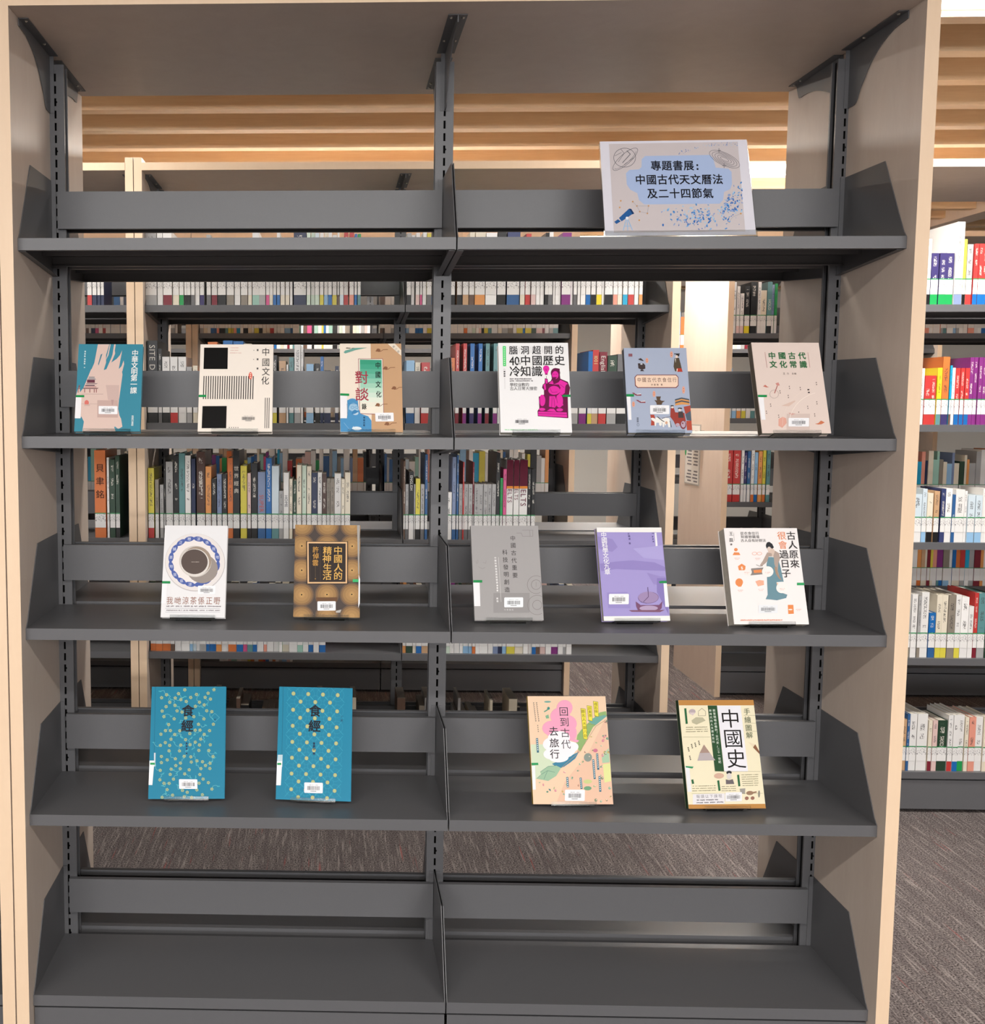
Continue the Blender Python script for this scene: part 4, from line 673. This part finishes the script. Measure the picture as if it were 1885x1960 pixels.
# --- 7 tea
c = Cover('white book showing a cup of dark tea on a blue-rimmed plate','tea',.016,'L','#e9e8ea','#dcdbdd',[(215,103),(1380,103),(1325,1830),(112,1822)])
c.layer(1); c.ell('#c4bec0',770,790,562,542,40); c.layer(2); c.ell('#e6e0de',768,782,552,532,40); c.layer(3); c.ell('#ece5e2',755,780,490,475,36)
c.layer(4)
for i in range(16):
    a = 2*math.pi*(i+.5)/16-.01; x, y = 755+440*math.cos(a), 775+430*math.sin(a); c.ell('#4f63a8',x,y,95,46,12,a+math.pi/2)
c.layer(5)
for i in range(16):
    a = 2*math.pi*(i+.5)/16-.01; x, y = 755+440*math.cos(a), 775+430*math.sin(a)
    if i in (0,1,2,3): continue
    c.ch('#dfe4f2','茶舖正嘢涼係我地'[i % 8], x, y, 68, .005)
c.layer(6); c.ell('#9a908a',905,905,290,270,30); c.layer(7); c.ell('#cfc8c2',775,770,302,292,34); c.ell('#a08f80',805,755,270,262,34); c.layer(8); c.ell('#e0dad4',765,790,268,258,34); c.layer(9); c.ell('#5a4d48',758,776,248,232,34)
c.layer(10); c.scribble('#a89c94',690,840,780,18,31); c.layer(3); c.rect('#8c8f9c',205,1650,1235,1654); c.rect('#8c8f9c',205,1722,1235,1726); c.scribble('#8b8288',225,1235,1612,26,32,.2); c.scribble('#8b8288',225,1235,1690,22,33,.3)
c.done('cover_art'); c.layer(4); c.text('#9a6a58','我哋涼茶係正嘢',290,1505,150,148,0,0,.85); c.done('title')
c.call((150,118),(250,225),0,1140,1185,1560,(152,303)); c.barcode(985,1305,330,160,bw=235); stand(c, STD+'white book with the tea cup')
# --- 8 gold
c = Cover('brown book patterned with gold discs around a black title square','gold',.018,'R','#4a3f3b','#8d7f72',[(158,92),(1362,92),(1360,1835),(98,1805)])
for j, y in enumerate((92,480,930,1388,1810)):
    for i, x in enumerate((280-6*j,745-3*j,1212-2*j)):
        for k, (r_, col) in enumerate(((232,'#6b5645'),(205,'#8a6a48'),(170,'#a07c50'),(120,'#ad8656'),(60,'#b8905c'))):
            c.layer(1+k); c.ell(col,x,y,r_,r_*.98,28)
        if j in (1,2,3): c.layer(6); c.ell('#cfa766',x,y,28,28,12); c.layer(7); c.ell('#2c1d16',x,y,16,16,10)
c.layer(7); c.rect('#241812',355,392,1132,1190); c.layer(8); c.rect('#e2b789',372,402,1116,1178); c.layer(9); c.rect('#2e2523',400,432,1088,1150); c.layer(10); c.rect('#57493e',428,600,432,1105); c.rect('#6d5a48',612,470,615,1130); c.rect('#8a7350',520,850,523,1060)
c.layer(7); c.rect('#6b4a30',535,1440,930,1515); c.layer(8); c.poly('#a9a5a0',[1300,92,1352,92,1345,1000,1325,1000]); c.poly('#b9b6b2',[905,1700,1010,1675,985,1735,905,1735])
c.done('cover_art'); c.layer(11); g = '#e3b25c'; c.at(g,[('中',945,560),('國',945,715),('人',950,880),('的',945,1035)],165,.007,1.05); c.at(g,[('精',748,565),('神',738,715),('生',745,880),('活',740,1035)],165,.007,1.05); c.at('#cf9a4c',[('許',530,545),('倬',532,665),('雲',522,790)],122,.007); c.at('#b98d4a',[('著',520,1090)],30); c.done('title')
c.layer(12); c.rect('#3fb56f',1222,1100,1330,1155); c.poly('#eeedf0',[1335,1000,1362,1100,1362,1560,1330,1650]); c.done('call_number_label'); c.barcode(728,1605,345,178,bw=232); stand(c, STD+'brown book with gold discs')
# --- 9 grey
c = Cover('plain grey book with black two-column title and embossed gear outlines','gray',.012,'L','#a5a2a2','#9c9a9a',[(105,105),(1335,108),(1440,1830),(180,1822)])
c.layer(1); e_ = '#857f7f'; c.rect('#989595',520,1330,1180,1690)
for (x, y, r1, r2) in ((1300,1180,165,92),(1320,1550,180,88)):
    c.ring(e_,x,y,r1,r1,7,30,60,300); c.ring(e_,x,y,r2,r2,8,24)
c.line(e_,5,[1040,190,1240,190,1240,300,1050,300,1030,240,940,240]); c.line(e_,5,[1180,190,1190,300]); c.line('#8f8988',5,[205,740,210,790,240,780,235,720]); c.line('#8f8988',5,[330,770,380,790,385,740]); c.line('#8f8988',5,[245,850,320,890,370,860]); c.line(e_,5,[1300,1130,1300,1220])
c.layer(2); c.line('#e4e2e2',5,[612,680,660,1490])
c.done('cover_art'); c.layer(4); k = '#453f40'; c.at(k,[('中',872,335),('國',880,465),('古',888,600),('代',895,738),('重',905,870),('要',915,1008)],100,.004); c.at(k,[('科',728,590),('技',736,725),('發',745,860),('明',753,990),('創',762,1130),('造',770,1270)],100,.004)
c.text('#eceaea','中國科學發展歷程簡要',553,692,38,3.6,50,.02); c.dash('#eceaea',590,1195,26,30,3,1,45); c.text('#eceaea','高奇',590,1430,38,4,50,.02); c.text('#d8d6d6','中華書局',730,1635,34,46,0); c.done('title')
c.call((150,165),(268,282),0,1095,1140,1568,(152,315)); c.barcode(888,1502,345,180,paper='#f6f9fc',bw=235); stand(c, STD+'plain grey book')
# --- 10 purple
c = Cover('lavender purple book with white bands top and bottom and a sundial picture','purple',.017,'R','#a498d2','#8f8c88',[(125,85),(1310,88),(1515,1838),(295,1830)])
c.layer(1); c.poly('#f3f1ee',[125,85,1310,88,1320,178,135,172]); c.poly('#f3f1ee',[285,1745,1505,1745,1515,1838,295,1830]); c.layer(2)
c.poly('#9486c4',[200,760,500,720,800,700,1200,740,1400,830,1400,900,900,880,500,860,230,900]); c.poly('#b0a6dc',[800,480,1330,420,1370,700,1000,660]); c.poly('#9a8cc8',[1060,930,1300,1000,1420,1010,1450,1200,1200,1150]); c.poly('#978ac6',[150,250,420,300,520,450,420,540,180,480]); c.layer(3); c.poly('#8a7cbc',[1250,1035,1425,1040,1480,1720,1260,1300]); c.poly('#9a8ecb',[340,1300,700,1290,760,1340,775,1600,370,1590])
c.layer(4); c.ell('#a08ab4',1100,1400,190,112,24); c.ring('#7d6090',1100,1400,190,112,8,28); c.poly('#7a4f70',[870,1470,960,1540,1300,1540,1360,1470,1350,1600,1300,1650,920,1650,880,1560]); c.layer(5); c.ell('#b59fc0',1110,1600,170,50,20); c.poly('#80566e',[745,1635,1410,1635,1320,1675,800,1665]); c.layer(6); c.line('#5b3f66',10,[1085,1205,1100,1385,1010,1480]); c.line('#5b3f66',7,[960,1480,1070,1510])
c.poly('#f0eef4',[1185,185,1220,185,1248,435,1210,440]); c.dash('#5c5288',1152,260,22,24,3,8,45); c.scribble('#5c5288',1140,1170,195,16,41)
c.done('cover_art'); c.layer(5); c.at('#f6f4f8',[('中',258,222),('國',270,320),('科',282,415),('學',292,512),('文',303,612),('化',316,715),('九',328,815),('章',338,915)],112,.008); c.at('#5c5288',[('江',712,205),('曉',722,250),('原',732,300),('著',738,383)],40,.01); c.done('title')
c.layer(6); c.poly('#f5f4f7',[1372,1135,1440,1135,1490,1578,1415,1578]); c.layer(7); c.poly('#1f8f4e',[1285,1100,1330,1088,1435,1088,1440,1132,1300,1132]); c.done('call_number_label'); c.barcode(558,1425,365,195,bw=238); stand(c, STD+'lavender purple book')
# --- 11 wang
c = Cover('thick white book with orange and black title and a woman in a blue skirt','wang',.034,'R','#f4efee','#e8e2e0',[(165,92),(1440,98),(1660,1858),(370,1850)])
c.layer(1); o_ = '#ea8f55'; c.ell(o_,380,492,32,30); c.poly(o_,[325,592,350,540,435,545,460,592]); c.poly(o_,[420,795,485,750,552,795,545,870,438,870]); c.ell(o_,445,1090,66,72); c.poly(o_,[420,1140,500,1130,480,1170,430,1170])
c.ring('#eaa68e',705,565,44,30,7,16); c.ring('#eaa68e',790,565,44,30,7,16); c.poly('#f0b296',[725,1075,790,1050,870,1060,875,1140,770,1165]); c.poly('#8d8682',[650,838,860,822,850,945,640,965]); c.layer(2); c.poly(o_,[688,870,832,858,832,915,700,922]); c.poly('#f2c9a8',[1005,1130,1065,1075,1130,1120,1075,1200]); c.poly(o_,[1290,1505,1385,1505,1395,1665,1300,1670]); c.ell('#f7ece4',1335,1590,36,12); c.ch('#f7ece4','$',488,825,70,.02)
c.layer(2); sk = '#d9c3b5'; c.poly(sk,[920,450,1010,450,1060,520,1050,640,960,640,940,520]); c.poly('#b3a096',[925,545,1000,560,1010,600,900,740,830,800,800,780,850,700]); c.poly('#b3a096',[1060,515,1130,560,1150,650,1120,760,1190,1060,1160,1070,1100,920,1040,860,1030,620]); c.layer(3); c.poly('#6f93a0',[950,620,1040,640,1050,760,1130,980,1215,1080,1090,1090,1120,1260,1280,1320,1260,1380,1100,1420,990,1405,905,1400,940,1320,925,1000,915,760]); c.poly('#6f93a0',[1125,700,1160,820,1215,1085,1170,1080,1110,880]); c.poly('#a98d78',[1050,820,1090,810,1120,950,1185,1065,1130,1020,1080,940]); c.layer(4); c.ell('#2f2f34',950,420,50,68); c.poly('#2f2f34',[920,360,960,352,1010,390,1040,455,1010,480,960,440]); c.ell('#e0cfc4',955,478,32,38); c.line('#77706c',8,[735,770,800,800,850,790]); c.rect('#d8dde0',950,620,1035,632)
c.layer(5); c.ell('#f7f1ee',935,898,100,98,22); c.ell('#f7f1ee',1185,1195,100,98,22); c.ell('#f6eeea',590,905,70,66,18); c.layer(6)
for (x, y) in ((925,910),(1188,1210),(570,910),(400,650),(760,655),(465,1235),(820,1220),(1470,1588)): c.scribble('#e3a79a',x-45,x+45,y,9,int(x)); c.scribble('#e3a79a',x-30,x+30,y+22,7,int(y))
c.scribble('#e9a58c',475,1190,1778,26,51,.2); c.line('#77706e',3,[335,180,350,330])
c.done('cover_art'); c.layer(7); k = '#3a3637'; c.at(k,[('古',1335,238),('人',1365,408),('原',1385,582),('來',1403,755)],165,.008); c.at('#e88a55',[('很',1172,238),('會',1192,408)],160,.004); c.at(k,[('過',1213,582),('日',1235,752),('子',1255,928)],165,.008)
c.at('#55504f',[('王',290,200),('磊',295,315)],78,.004); c.text('#55504f','從衣食住行',480,193,62,66,0); c.text('#55504f','到婚戀職場',490,258,62,66,0); c.text('#55504f','古人自有好辦法',490,325,62,63,0); c.ell('#77706e',296,397,18,18); c.done('title')
c.layer(8); c.rect('#3fa86b',1445,1103,1575,1150); c.done('call_number_label'); c.barcode(945,1578,330,150,paper='#eceef2',bw=240); stand(c, STD+'thick white book with the woman')
# --- 12/13 turquoise pair
def flower(c, x, y, r, col='#c9c98a'):
    for i in range(5):
        a = 2*math.pi*i/5+x; c.ell(col, x+r*.6*math.cos(a), y+r*.6*math.sin(a), r*.42, r*.42, 6)
c = Cover('turquoise book covered in small pale flowers and tendrils','t1',.016,'L','#047d9e','#0a7796',[(185,122),(1300,112),(1275,1825),(95,1840)])
c.layer(1); c.poly('#066c8a',[235,122,243,122,205,1120,198,1120])
fl = '405,240 680,165 585,222 855,232 1118,160 1030,212 535,288 330,285 452,352 620,310 700,338 768,278 985,275 1065,300 900,348 395,418 530,398 970,388 838,410 1008,475 1085,488 335,485 360,568 560,480 635,498 515,600 690,585 812,565 965,598 430,688 882,680 1108,678 380,780 455,778 598,780 832,770 905,768 1050,775 520,838 750,822 968,832 310,835 462,910 685,915 915,905 375,962 832,952 440,1005 610,998 895,995 752,992 1060,990 300,1005 430,1088 590,1088 885,1078 1038,1078 312,1175 660,1170 762,1178 1102,1170 400,1228 525,1210 310,1270 602,1275 768,1258 855,1238 940,1252 1055,1275 530,1315 985,1310 458,1370 598,1362 735,1378 915,1358 1052,1355 290,1390 442,1452 665,1442 898,1450 492,1525 948,1520 282,1538 345,1592 425,1592 1028,1575 885,1585 392,1690 628,1700 850,1690 1082,1675 702,1728 475,1775 935,1765 312,1812 655,1798 770,1808'.split()
for p in fl: x, y = map(float, p.split(',')); c.layer(2); flower(c, x, y, 27, '#a3b384')
rr = random.Random(5)
for p in fl[::2]:
    x, y = map(float, p.split(',')); a = rr.uniform(0, 6.28); pts = []
    for k in range(6): pts += [x+math.cos(a)*22*k, y+math.sin(a)*22*k]; a += rr.choice([-1, 1])*.3
    c.layer(1); c.line('#6fc0c4', 5, pts); c.ell('#3fa9b8', pts[-2], pts[-1], 9, 26, 6, a+1.57)
c.layer(3); c.line('#5fb9c6',4,[1130,512,1200,575,1135,640,1072,575,1130,512])
c.done('cover_art'); c.layer(5); c.at('#050b1c',[('食',725,475),('經',712,705)],190,.017); c.dash('#12284a',700,972,24,26,3,0,42); c.rect('#12284a',688,1112,708,1138); c.rect('#12284a',1125,595,1140,612); c.done('title')
c.layer(6); c.poly('#c9d6dc',[200,1120,225,1120,215,1330,195,1330]); c.layer(7); c.poly('#f0f0f2',[130,1240,205,1240,165,1620,105,1620]); c.layer(8); c.rect('#2a9a5c',138,1272,210,1305); c.done('call_number_label'); c.barcode(718,1600,282,150,bw=195); stand(c, STD+'flowered turquoise book')
c = Cover('turquoise book with a lattice of pale round dots','t2',.016,'L','#0480a2','#0a7796',[(178,110),(1280,140),(1245,1868),(88,1828)])
c.layer(1); c.poly('#066c8a',[232,112,240,112,203,1130,196,1130])
for j in range(14):
    y = 215+j*121.5; off = 0 if j % 2 == 0 else 110
    for i in range(4 if j % 2 == 0 else 3):
        x = 390+i*222+off-5*j; yy = y+i*9
        if yy > 1850: continue
        c.layer(1); c.line('#3aa8c2',5,[x-100,yy-112,x-32,yy-34]); c.line('#3aa8c2',5,[x+32,yy+34,x+100,yy+112]); c.line('#3aa8c2',5,[x+100,yy-108,x+32,yy-34]); c.line('#3aa8c2',5,[x-32,yy+34,x-100,yy+112]); c.ring('#2a9cb8',x,yy,95,100,4,16)
        if (j, i) == (13, 1) or (j == 12 and i in (1, 2)): pass
        c.layer(2); c.ell('#c79a54',x,yy,29,31,12); c.layer(3); c.ell('#b4bf86',x,yy,25,28,12)
c.done('cover_art'); c.layer(5); c.at('#050b1c',[('食',712,475),('經',702,705)],190,.017); c.text('#12284a','陳夢因',690,972,38,0,42,.02); c.at('#12284a',[('著',687,1125)],34,.02); c.at('#12486a',[('下',1115,568),('冊',1115,625)],40); c.done('title')
c.layer(6); c.poly('#bcd3dc',[135,1140,210,1140,200,1330,125,1240]); c.layer(7); c.poly('#f2f1f3',[122,1240,200,1240,172,1610,102,1610]); c.layer(8); c.rect('#2a9a5c',125,1265,185,1297); c.done('call_number_label'); c.barcode(674,1652,285,162,tilt=.03,bw=192); stand(c, STD+'dotted turquoise book')
# --- 14 travel
c = Cover('peach book with pink and white clouds and a green roofed street scene','travel',.013,'L','#ecccae','#c9a83c',[(92,98),(1350,120),(1498,1880),(190,1858)])
c.layer(1); c.poly('#cfdcc0',[148,880,350,880,500,1100,620,1200,480,1400,240,1440,170,1500]); c.poly('#e8c0a6',[560,1858,700,1500,1100,1000,1350,480,1365,500,1498,1880]); c.layer(2)
c.poly('#8fb070',[1260,380,1360,360,1375,430,1150,620,1080,760,960,1000,930,1010,880,880,900,740,960,660,1060,560]); c.poly('#6fa79c',[1060,500,1330,420,1380,440,1200,580,1130,560]); c.poly('#3d82a0',[490,1200,660,1130,820,1060,930,1010,870,1120,780,1190,690,1250,600,1280]); c.poly('#9dbfa0',[300,1330,430,1240,560,1230,640,1270,560,1400,430,1480,240,1440,320,1380]); c.poly('#a9c9a9',[1300,1080,1410,960,1430,1190,1310,1200]); c.poly('#dfe29a',[1320,1220,1440,1205,1455,1500,1350,1520])
c.layer(3); c.line('#4f7d78',5,[300,1330,430,1240,560,1230]); c.line('#4f7d78',5,[240,1440,320,1370,420,1310,540,1340]); c.line('#4f7d78',5,[420,1310,360,1450]); c.line('#7a8a60',5,[1060,560,1190,580]); c.line('#7a8a60',5,[960,660,1100,700]); c.line('#a9906c',6,[640,1270,940,1010,1200,600,1360,500])
rr = random.Random(9)
for _ in range(95):
    x, y = rr.uniform(250,1450), rr.uniform(480,1840)
    if y < 1900-1.05*x+0 and not (y > 1480): continue
    if 690 < x < 1035 and 1610 < y < 1830: continue
    k = rr.choice(['#6f9c84','#8fb59a','#b98a78','#d88a9c','#4f7d86','#c9b06a','#7f8a70','#a9b98c']); c.layer(4); c.ell(k,x,y,rr.uniform(9,26),rr.uniform(9,30),7,rr.uniform(0,3)); c.layer(5); c.ell(rr.choice(['#f0dcc6','#5d7a70','#e4b89c']),x+8,y-6,8,10,6)
c.layer(4); c.ell('#8a958c',1075,1105,66,70); c.ell('#d07a92',1195,995,38,30); c.ell('#c9cf8c',1075,1500,70,34); c.ell('#6fa07c',1075,1610,64,34)
for (x, y, rx, ry) in ((690,300,130,130),(620,430,160,140),(720,560,170,150),(480,620,150,120),(640,680,250,130),(800,720,90,110)): c.layer(5); c.ell('#eea3c0',x,y,rx,ry,22)
c.poly('#eea3c0',[800,780,930,830,900,860,830,840])
for (x, y, rx, ry) in ((600,780,180,110),(480,880,140,110),(640,960,240,160),(800,930,120,85),(480,1040,130,90),(600,1100,160,80)): c.layer(6); c.ell('#f3eef2',x,y,rx,ry,22)
c.layer(4)
for (x0, y0, x1, y1) in ((1150,195,1245,450),(1050,262,1145,520),(950,305,1065,815)): c.layer(4); c.poly('#8a8a3a',[x0,y0,x0+80,y0+14,x1,y1,x1-68,y1-12]); c.layer(5); c.poly('#f0e04a',[x0+6,y0+7,x0+75,y0+20,x1-6,y1-7,x1-63,y1-18])
for (x0, y0, x1, y1) in ((245,780,262,1015),(1222,1045,1246,1310),(1160,1140,1188,1460),(740,1420,752,1590),(958,1435,975,1620),(1265,1415,1282,1670)): c.layer(5); c.line('#3f6f84',34,[x0,y0,x1,y1]); c.layer(6); n_ = int((y1-y0)/34); c.dash('#dfe8ea',x0,y0+22,15,18,n_,(x1-x0)/max(n_,1),33)
c.layer(3); c.ell('#6fa79c',415,195,55,14); c.ell('#3f8a80',430,300,22,24); c.line('#5d9a80',18,[360,355,420,320]); c.poly('#7fae8c',[380,420,430,400,440,460,395,465])
c.dash('#8a7a70',238,210,16,18,10,4,32); c.dash('#8a7a70',190,210,16,18,10,4,32); c.dash('#8a7a70',258,575,14,16,4,3,32)
c.done('cover_art'); c.layer(8); k = '#3f3a40'; c.at(k,[('回',675,355),('到',688,525),('古',700,700),('代',715,885)],160,.004); c.at(k,[('去',515,672),('旅',525,860),('行',535,1040)],160,.008)
c.layer(7); c.text('#6d6a1e','嚐名味。',1192,245,58,4,58); c.text('#6d6a1e','訪美景，',1092,310,58,6,58); c.text('#6d6a1e','聽名人大聊八卦',990,358,62,7,66); c.done('title')
c.layer(7); c.poly('#e9eef0',[160,1225,215,1225,228,1620,178,1620]); c.layer(8); c.poly('#2a9a5c',[155,1180,262,1180,270,1215,160,1220]); c.done('call_number_label'); c.barcode(865,1722,325,185,tilt=.02,bw=210); stand(c, STD+'peach book with pink clouds')
# --- 15 history
c = Cover('glossy cream book with big black title, green strip and brown bands','hist',.018,'L','#efe6c8','#2f4a30',[(78,72),(1285,95),(1505,1865),(245,1838)])
c.layer(1); c.poly('#c08a4c',[78,72,1285,95,1298,182,88,155]); c.poly('#c08a4c',[238,1768,1492,1790,1505,1865,245,1838]); c.poly('#2f5236',[548,168,698,172,818,1240,668,1232]); c.poly('#ecebf2',[700,175,1078,182,1208,1248,822,1240]); c.layer(2)
for (a, b_, cc, d) in ((1130,340,1318,345),(1150,465,1335,470),(1170,598,1352,602),(155,665,590,675),(665,1240,1410,1255),(290,1590,1450,1615)): c.line('#9a9478',4,[a,b_,cc,d])
c.ell('#b9aaae',300,262,54,44); c.poly('#d9c9c9',[250,275,350,275,310,325]); c.line('#8a8470',6,[395,260,455,212,520,265]); c.line('#8a8470',6,[400,270,400,330,515,330,515,270]); c.poly('#bcb79c',[290,400,360,352,470,358,515,410,370,470,300,440]); c.poly('#a98f84',[490,795,585,930,420,930]); c.poly('#b9aeb0',[420,930,585,930,675,1055,385,1055])
c.ell('#d5b09c',735,1310,82,46); c.ell('#3a3a40',898,1262,44,32); c.ell('#dcd5d2',900,1320,40,52); c.poly('#6f686c',[845,1370,900,1385,960,1370,985,1450,850,1450]); c.poly('#8a6048',[1285,860,1320,810,1400,930,1400,975]); c.poly('#e8d9bc',[1205,770,1320,812,1285,860]); c.poly('#a09c96',[1072,1530,1165,1525,1160,1620,1090,1610]); c.ell('#9c7a64',1240,1605,60,34); c.line('#9c7a64',24,[1290,1600,1350,1590]); c.ell('#8d8a80',1390,1625,16,60); c.ell('#9c7060',1190,1690,32,30); c.ell('#9c7060',1285,1690,32,30)
for (x0, y0, x1, y1) in ((188,205,212,455),(722,1385,745,1555),(1045,1300,1068,1490),(300,1360,315,1430)): c.line('#2f6a45',34,[x0,y0,x1,y1])
for i in range(3): c.scribble('#8a8468',200,540,512+35*i,14,60+i)
for i in range(6): c.scribble('#8a8468',1100+4*i,1370,1305+35*i,13,70+i)
for i in range(3): c.scribble('#8a8468',780,1010,1488+35*i,13,80+i)
for i in range(3): c.scribble('#8a8468',300,680,1470+38*i,13,90+i)
for (x, y) in ((405,740),(345,770),(290,790),(235,840),(260,980)): c.dash('#6d6758',x,y,20,18,3,6,26)
c.rect('#e9e6ea',310,1600,830,1770); c.layer(3); c.text('#8a868c','報讀以下課程',395,1640,60,72,0); c.scribble('#6f6c74',375,720,1700,22,95); c.scribble('#6f6c74',370,800,1742,22,96)
c.done('cover_art'); c.layer(4); c.at('#1c1a1c',[('中',912,385),('國',960,705),('史',1010,1035)],330,.002); g = '#4a5a44'; c.at(g,[('手',1180,278),('繪',1195,410),('圖',1210,540),('解',1225,660)],112,0); c.text('#d6e2d4','教育現場必備的「古代史」二十一世紀',650,250,46,6,52,.01); c.text('#d6e2d4','新時代的人文歷史百科',590,250,42,6,56,.01); c.done('title')
c.layer(6); c.poly('#e9eaee',[182,1135,250,1140,290,1560,225,1560]); c.layer(7); c.poly('#3f9a6a',[190,1135,320,1150,300,1180,195,1160]); c.done('call_number_label'); c.barcode(972,1660,270,150,paper='#eeeef2',bw=220); stand(c, STD+'glossy cream history book')
# --- sign
c = Cover('white landscape exhibition sign with blue title cloud, planets and a telescope','sign',.0012,'L','#e2e0ea','#e2e0ea',[(50,60),(1728,50),(1835,1140),(112,1150)],'sign',None,name='display_sign')
c.layer(1); c.poly('#cfc6c8',[155,90,1625,75,1712,1105,212,1115]); c.layer(2); bl = '#adc0e4'
c.poly(bl,[530,270,570,232,1310,225,1345,260,1375,370,1520,385,1555,420,1560,560,1540,620,1470,650,1460,740,1420,785,560,790,500,740,480,660,400,620,360,560,350,430,390,392,500,385,528,360])
pl = '#55565e'; c.ring(pl,335,250,128,112,5,32); c.ring(pl,342,268,185,62,5,32,0,360,-.72); c.layer(3); c.ring(pl,342,268,165,46,4,32,20,180,-.72); c.line(pl,4,[290,150,330,200,260,300]); c.line(pl,7,[360,170,400,210,310,310]); c.line(pl,4,[220,230,300,190]); c.line(pl,4,[330,330,440,250])
for k in range(5): c.ring(pl,1475,275,190-34*k,72-13*k,4,30,0,360,.45)
for (x, y) in ((1412,175),(1470,350)): c.line(pl,5,[x-22,y,x+22,y]); c.line(pl,5,[x,y-26,x,y+26])
c.layer(3); c.poly('#2c5f9c',[385,838,440,890,300,985,270,945]); c.poly('#1f3f6c',[385,838,410,840,445,895,425,905]); c.poly('#2c5f9c',[258,960,290,985,240,1015,215,990]); c.ell('#e8eef6',362,948,16,18); c.line('#9cc0e4',9,[350,965,318,1090]); c.line('#9cc0e4',9,[375,965,425,1088]); c.line('#9cc0e4',9,[363,965,370,1090]); c.line('#9cc0e4',7,[335,1040,410,1040])
pts = [(290,748),(428,758),(278,824),(475,808),(608,808),(508,873),(595,893),(502,972),(1660,900),(1530,995)]
for (x, y) in pts: c.ell('#cf9a5c',x,y,10,10,8)
c.line('#9aa0ac',3,[428,758,475,808,608,808,595,893,508,873,475,808]); c.line('#9aa0ac',3,[1530,995,1565,940,1660,900])
rr = random.Random(4)
for _ in range(330):
    u = rr.random()
    if u < .55: x, y = rr.gauss(1180,170), rr.gauss(920,75)
    elif u < .85: x = rr.uniform(1450,1680); y = rr.gauss(700+ (1680-x)*.7,80)
    else:
        x = rr.uniform(950,1620); y = 205-110*math.sin((x-950)/670*1.7)+rr.gauss(0,14)
    if not (160 < x < 1695 and 85 < y < 1098): continue
    if y < 790 and 350 < x < 1470 and y > 225: continue
    k = rr.choice(['#4f8fd0','#3a72bc','#7fb0e0','#8fa6d4','#5f7fbc','#a9cce8']); r_ = rr.uniform(5,20) if u < .85 else rr.uniform(3,8); c.layer(3 if rr.random() < .5 else 4); c.ell(k,x,y,r_,r_*rr.uniform(.35,.8),6,rr.uniform(0,3))
c.done('cover_art'); c.layer(6); k = '#1d1c24'; c.text(k,'專題書展',692,345,122,125,0,.012); c.ch(k,':',1165,345,130,.02); c.text(k,'中國古代天文曆法',515,505,122,126,0,.012); c.text(k,'及二十四節氣',652,665,122,127,0,.012); c.done('title')
b = MB(); x0, x1, L = -c.W/2-.002, c.W/2+.002, c.L
b.box((x0,-.003,-.004),(x1,-.0018,.010), M['acrylic']); b.box((x0,.0016,-.004),(x1,.003,L*.98), M['acrylic']); b.box((x0,-.003,-.0055),(x1,.05,-.004), M['acrylic'])
obj('sign_holder', b.mesh('sign_holder'), c.e)
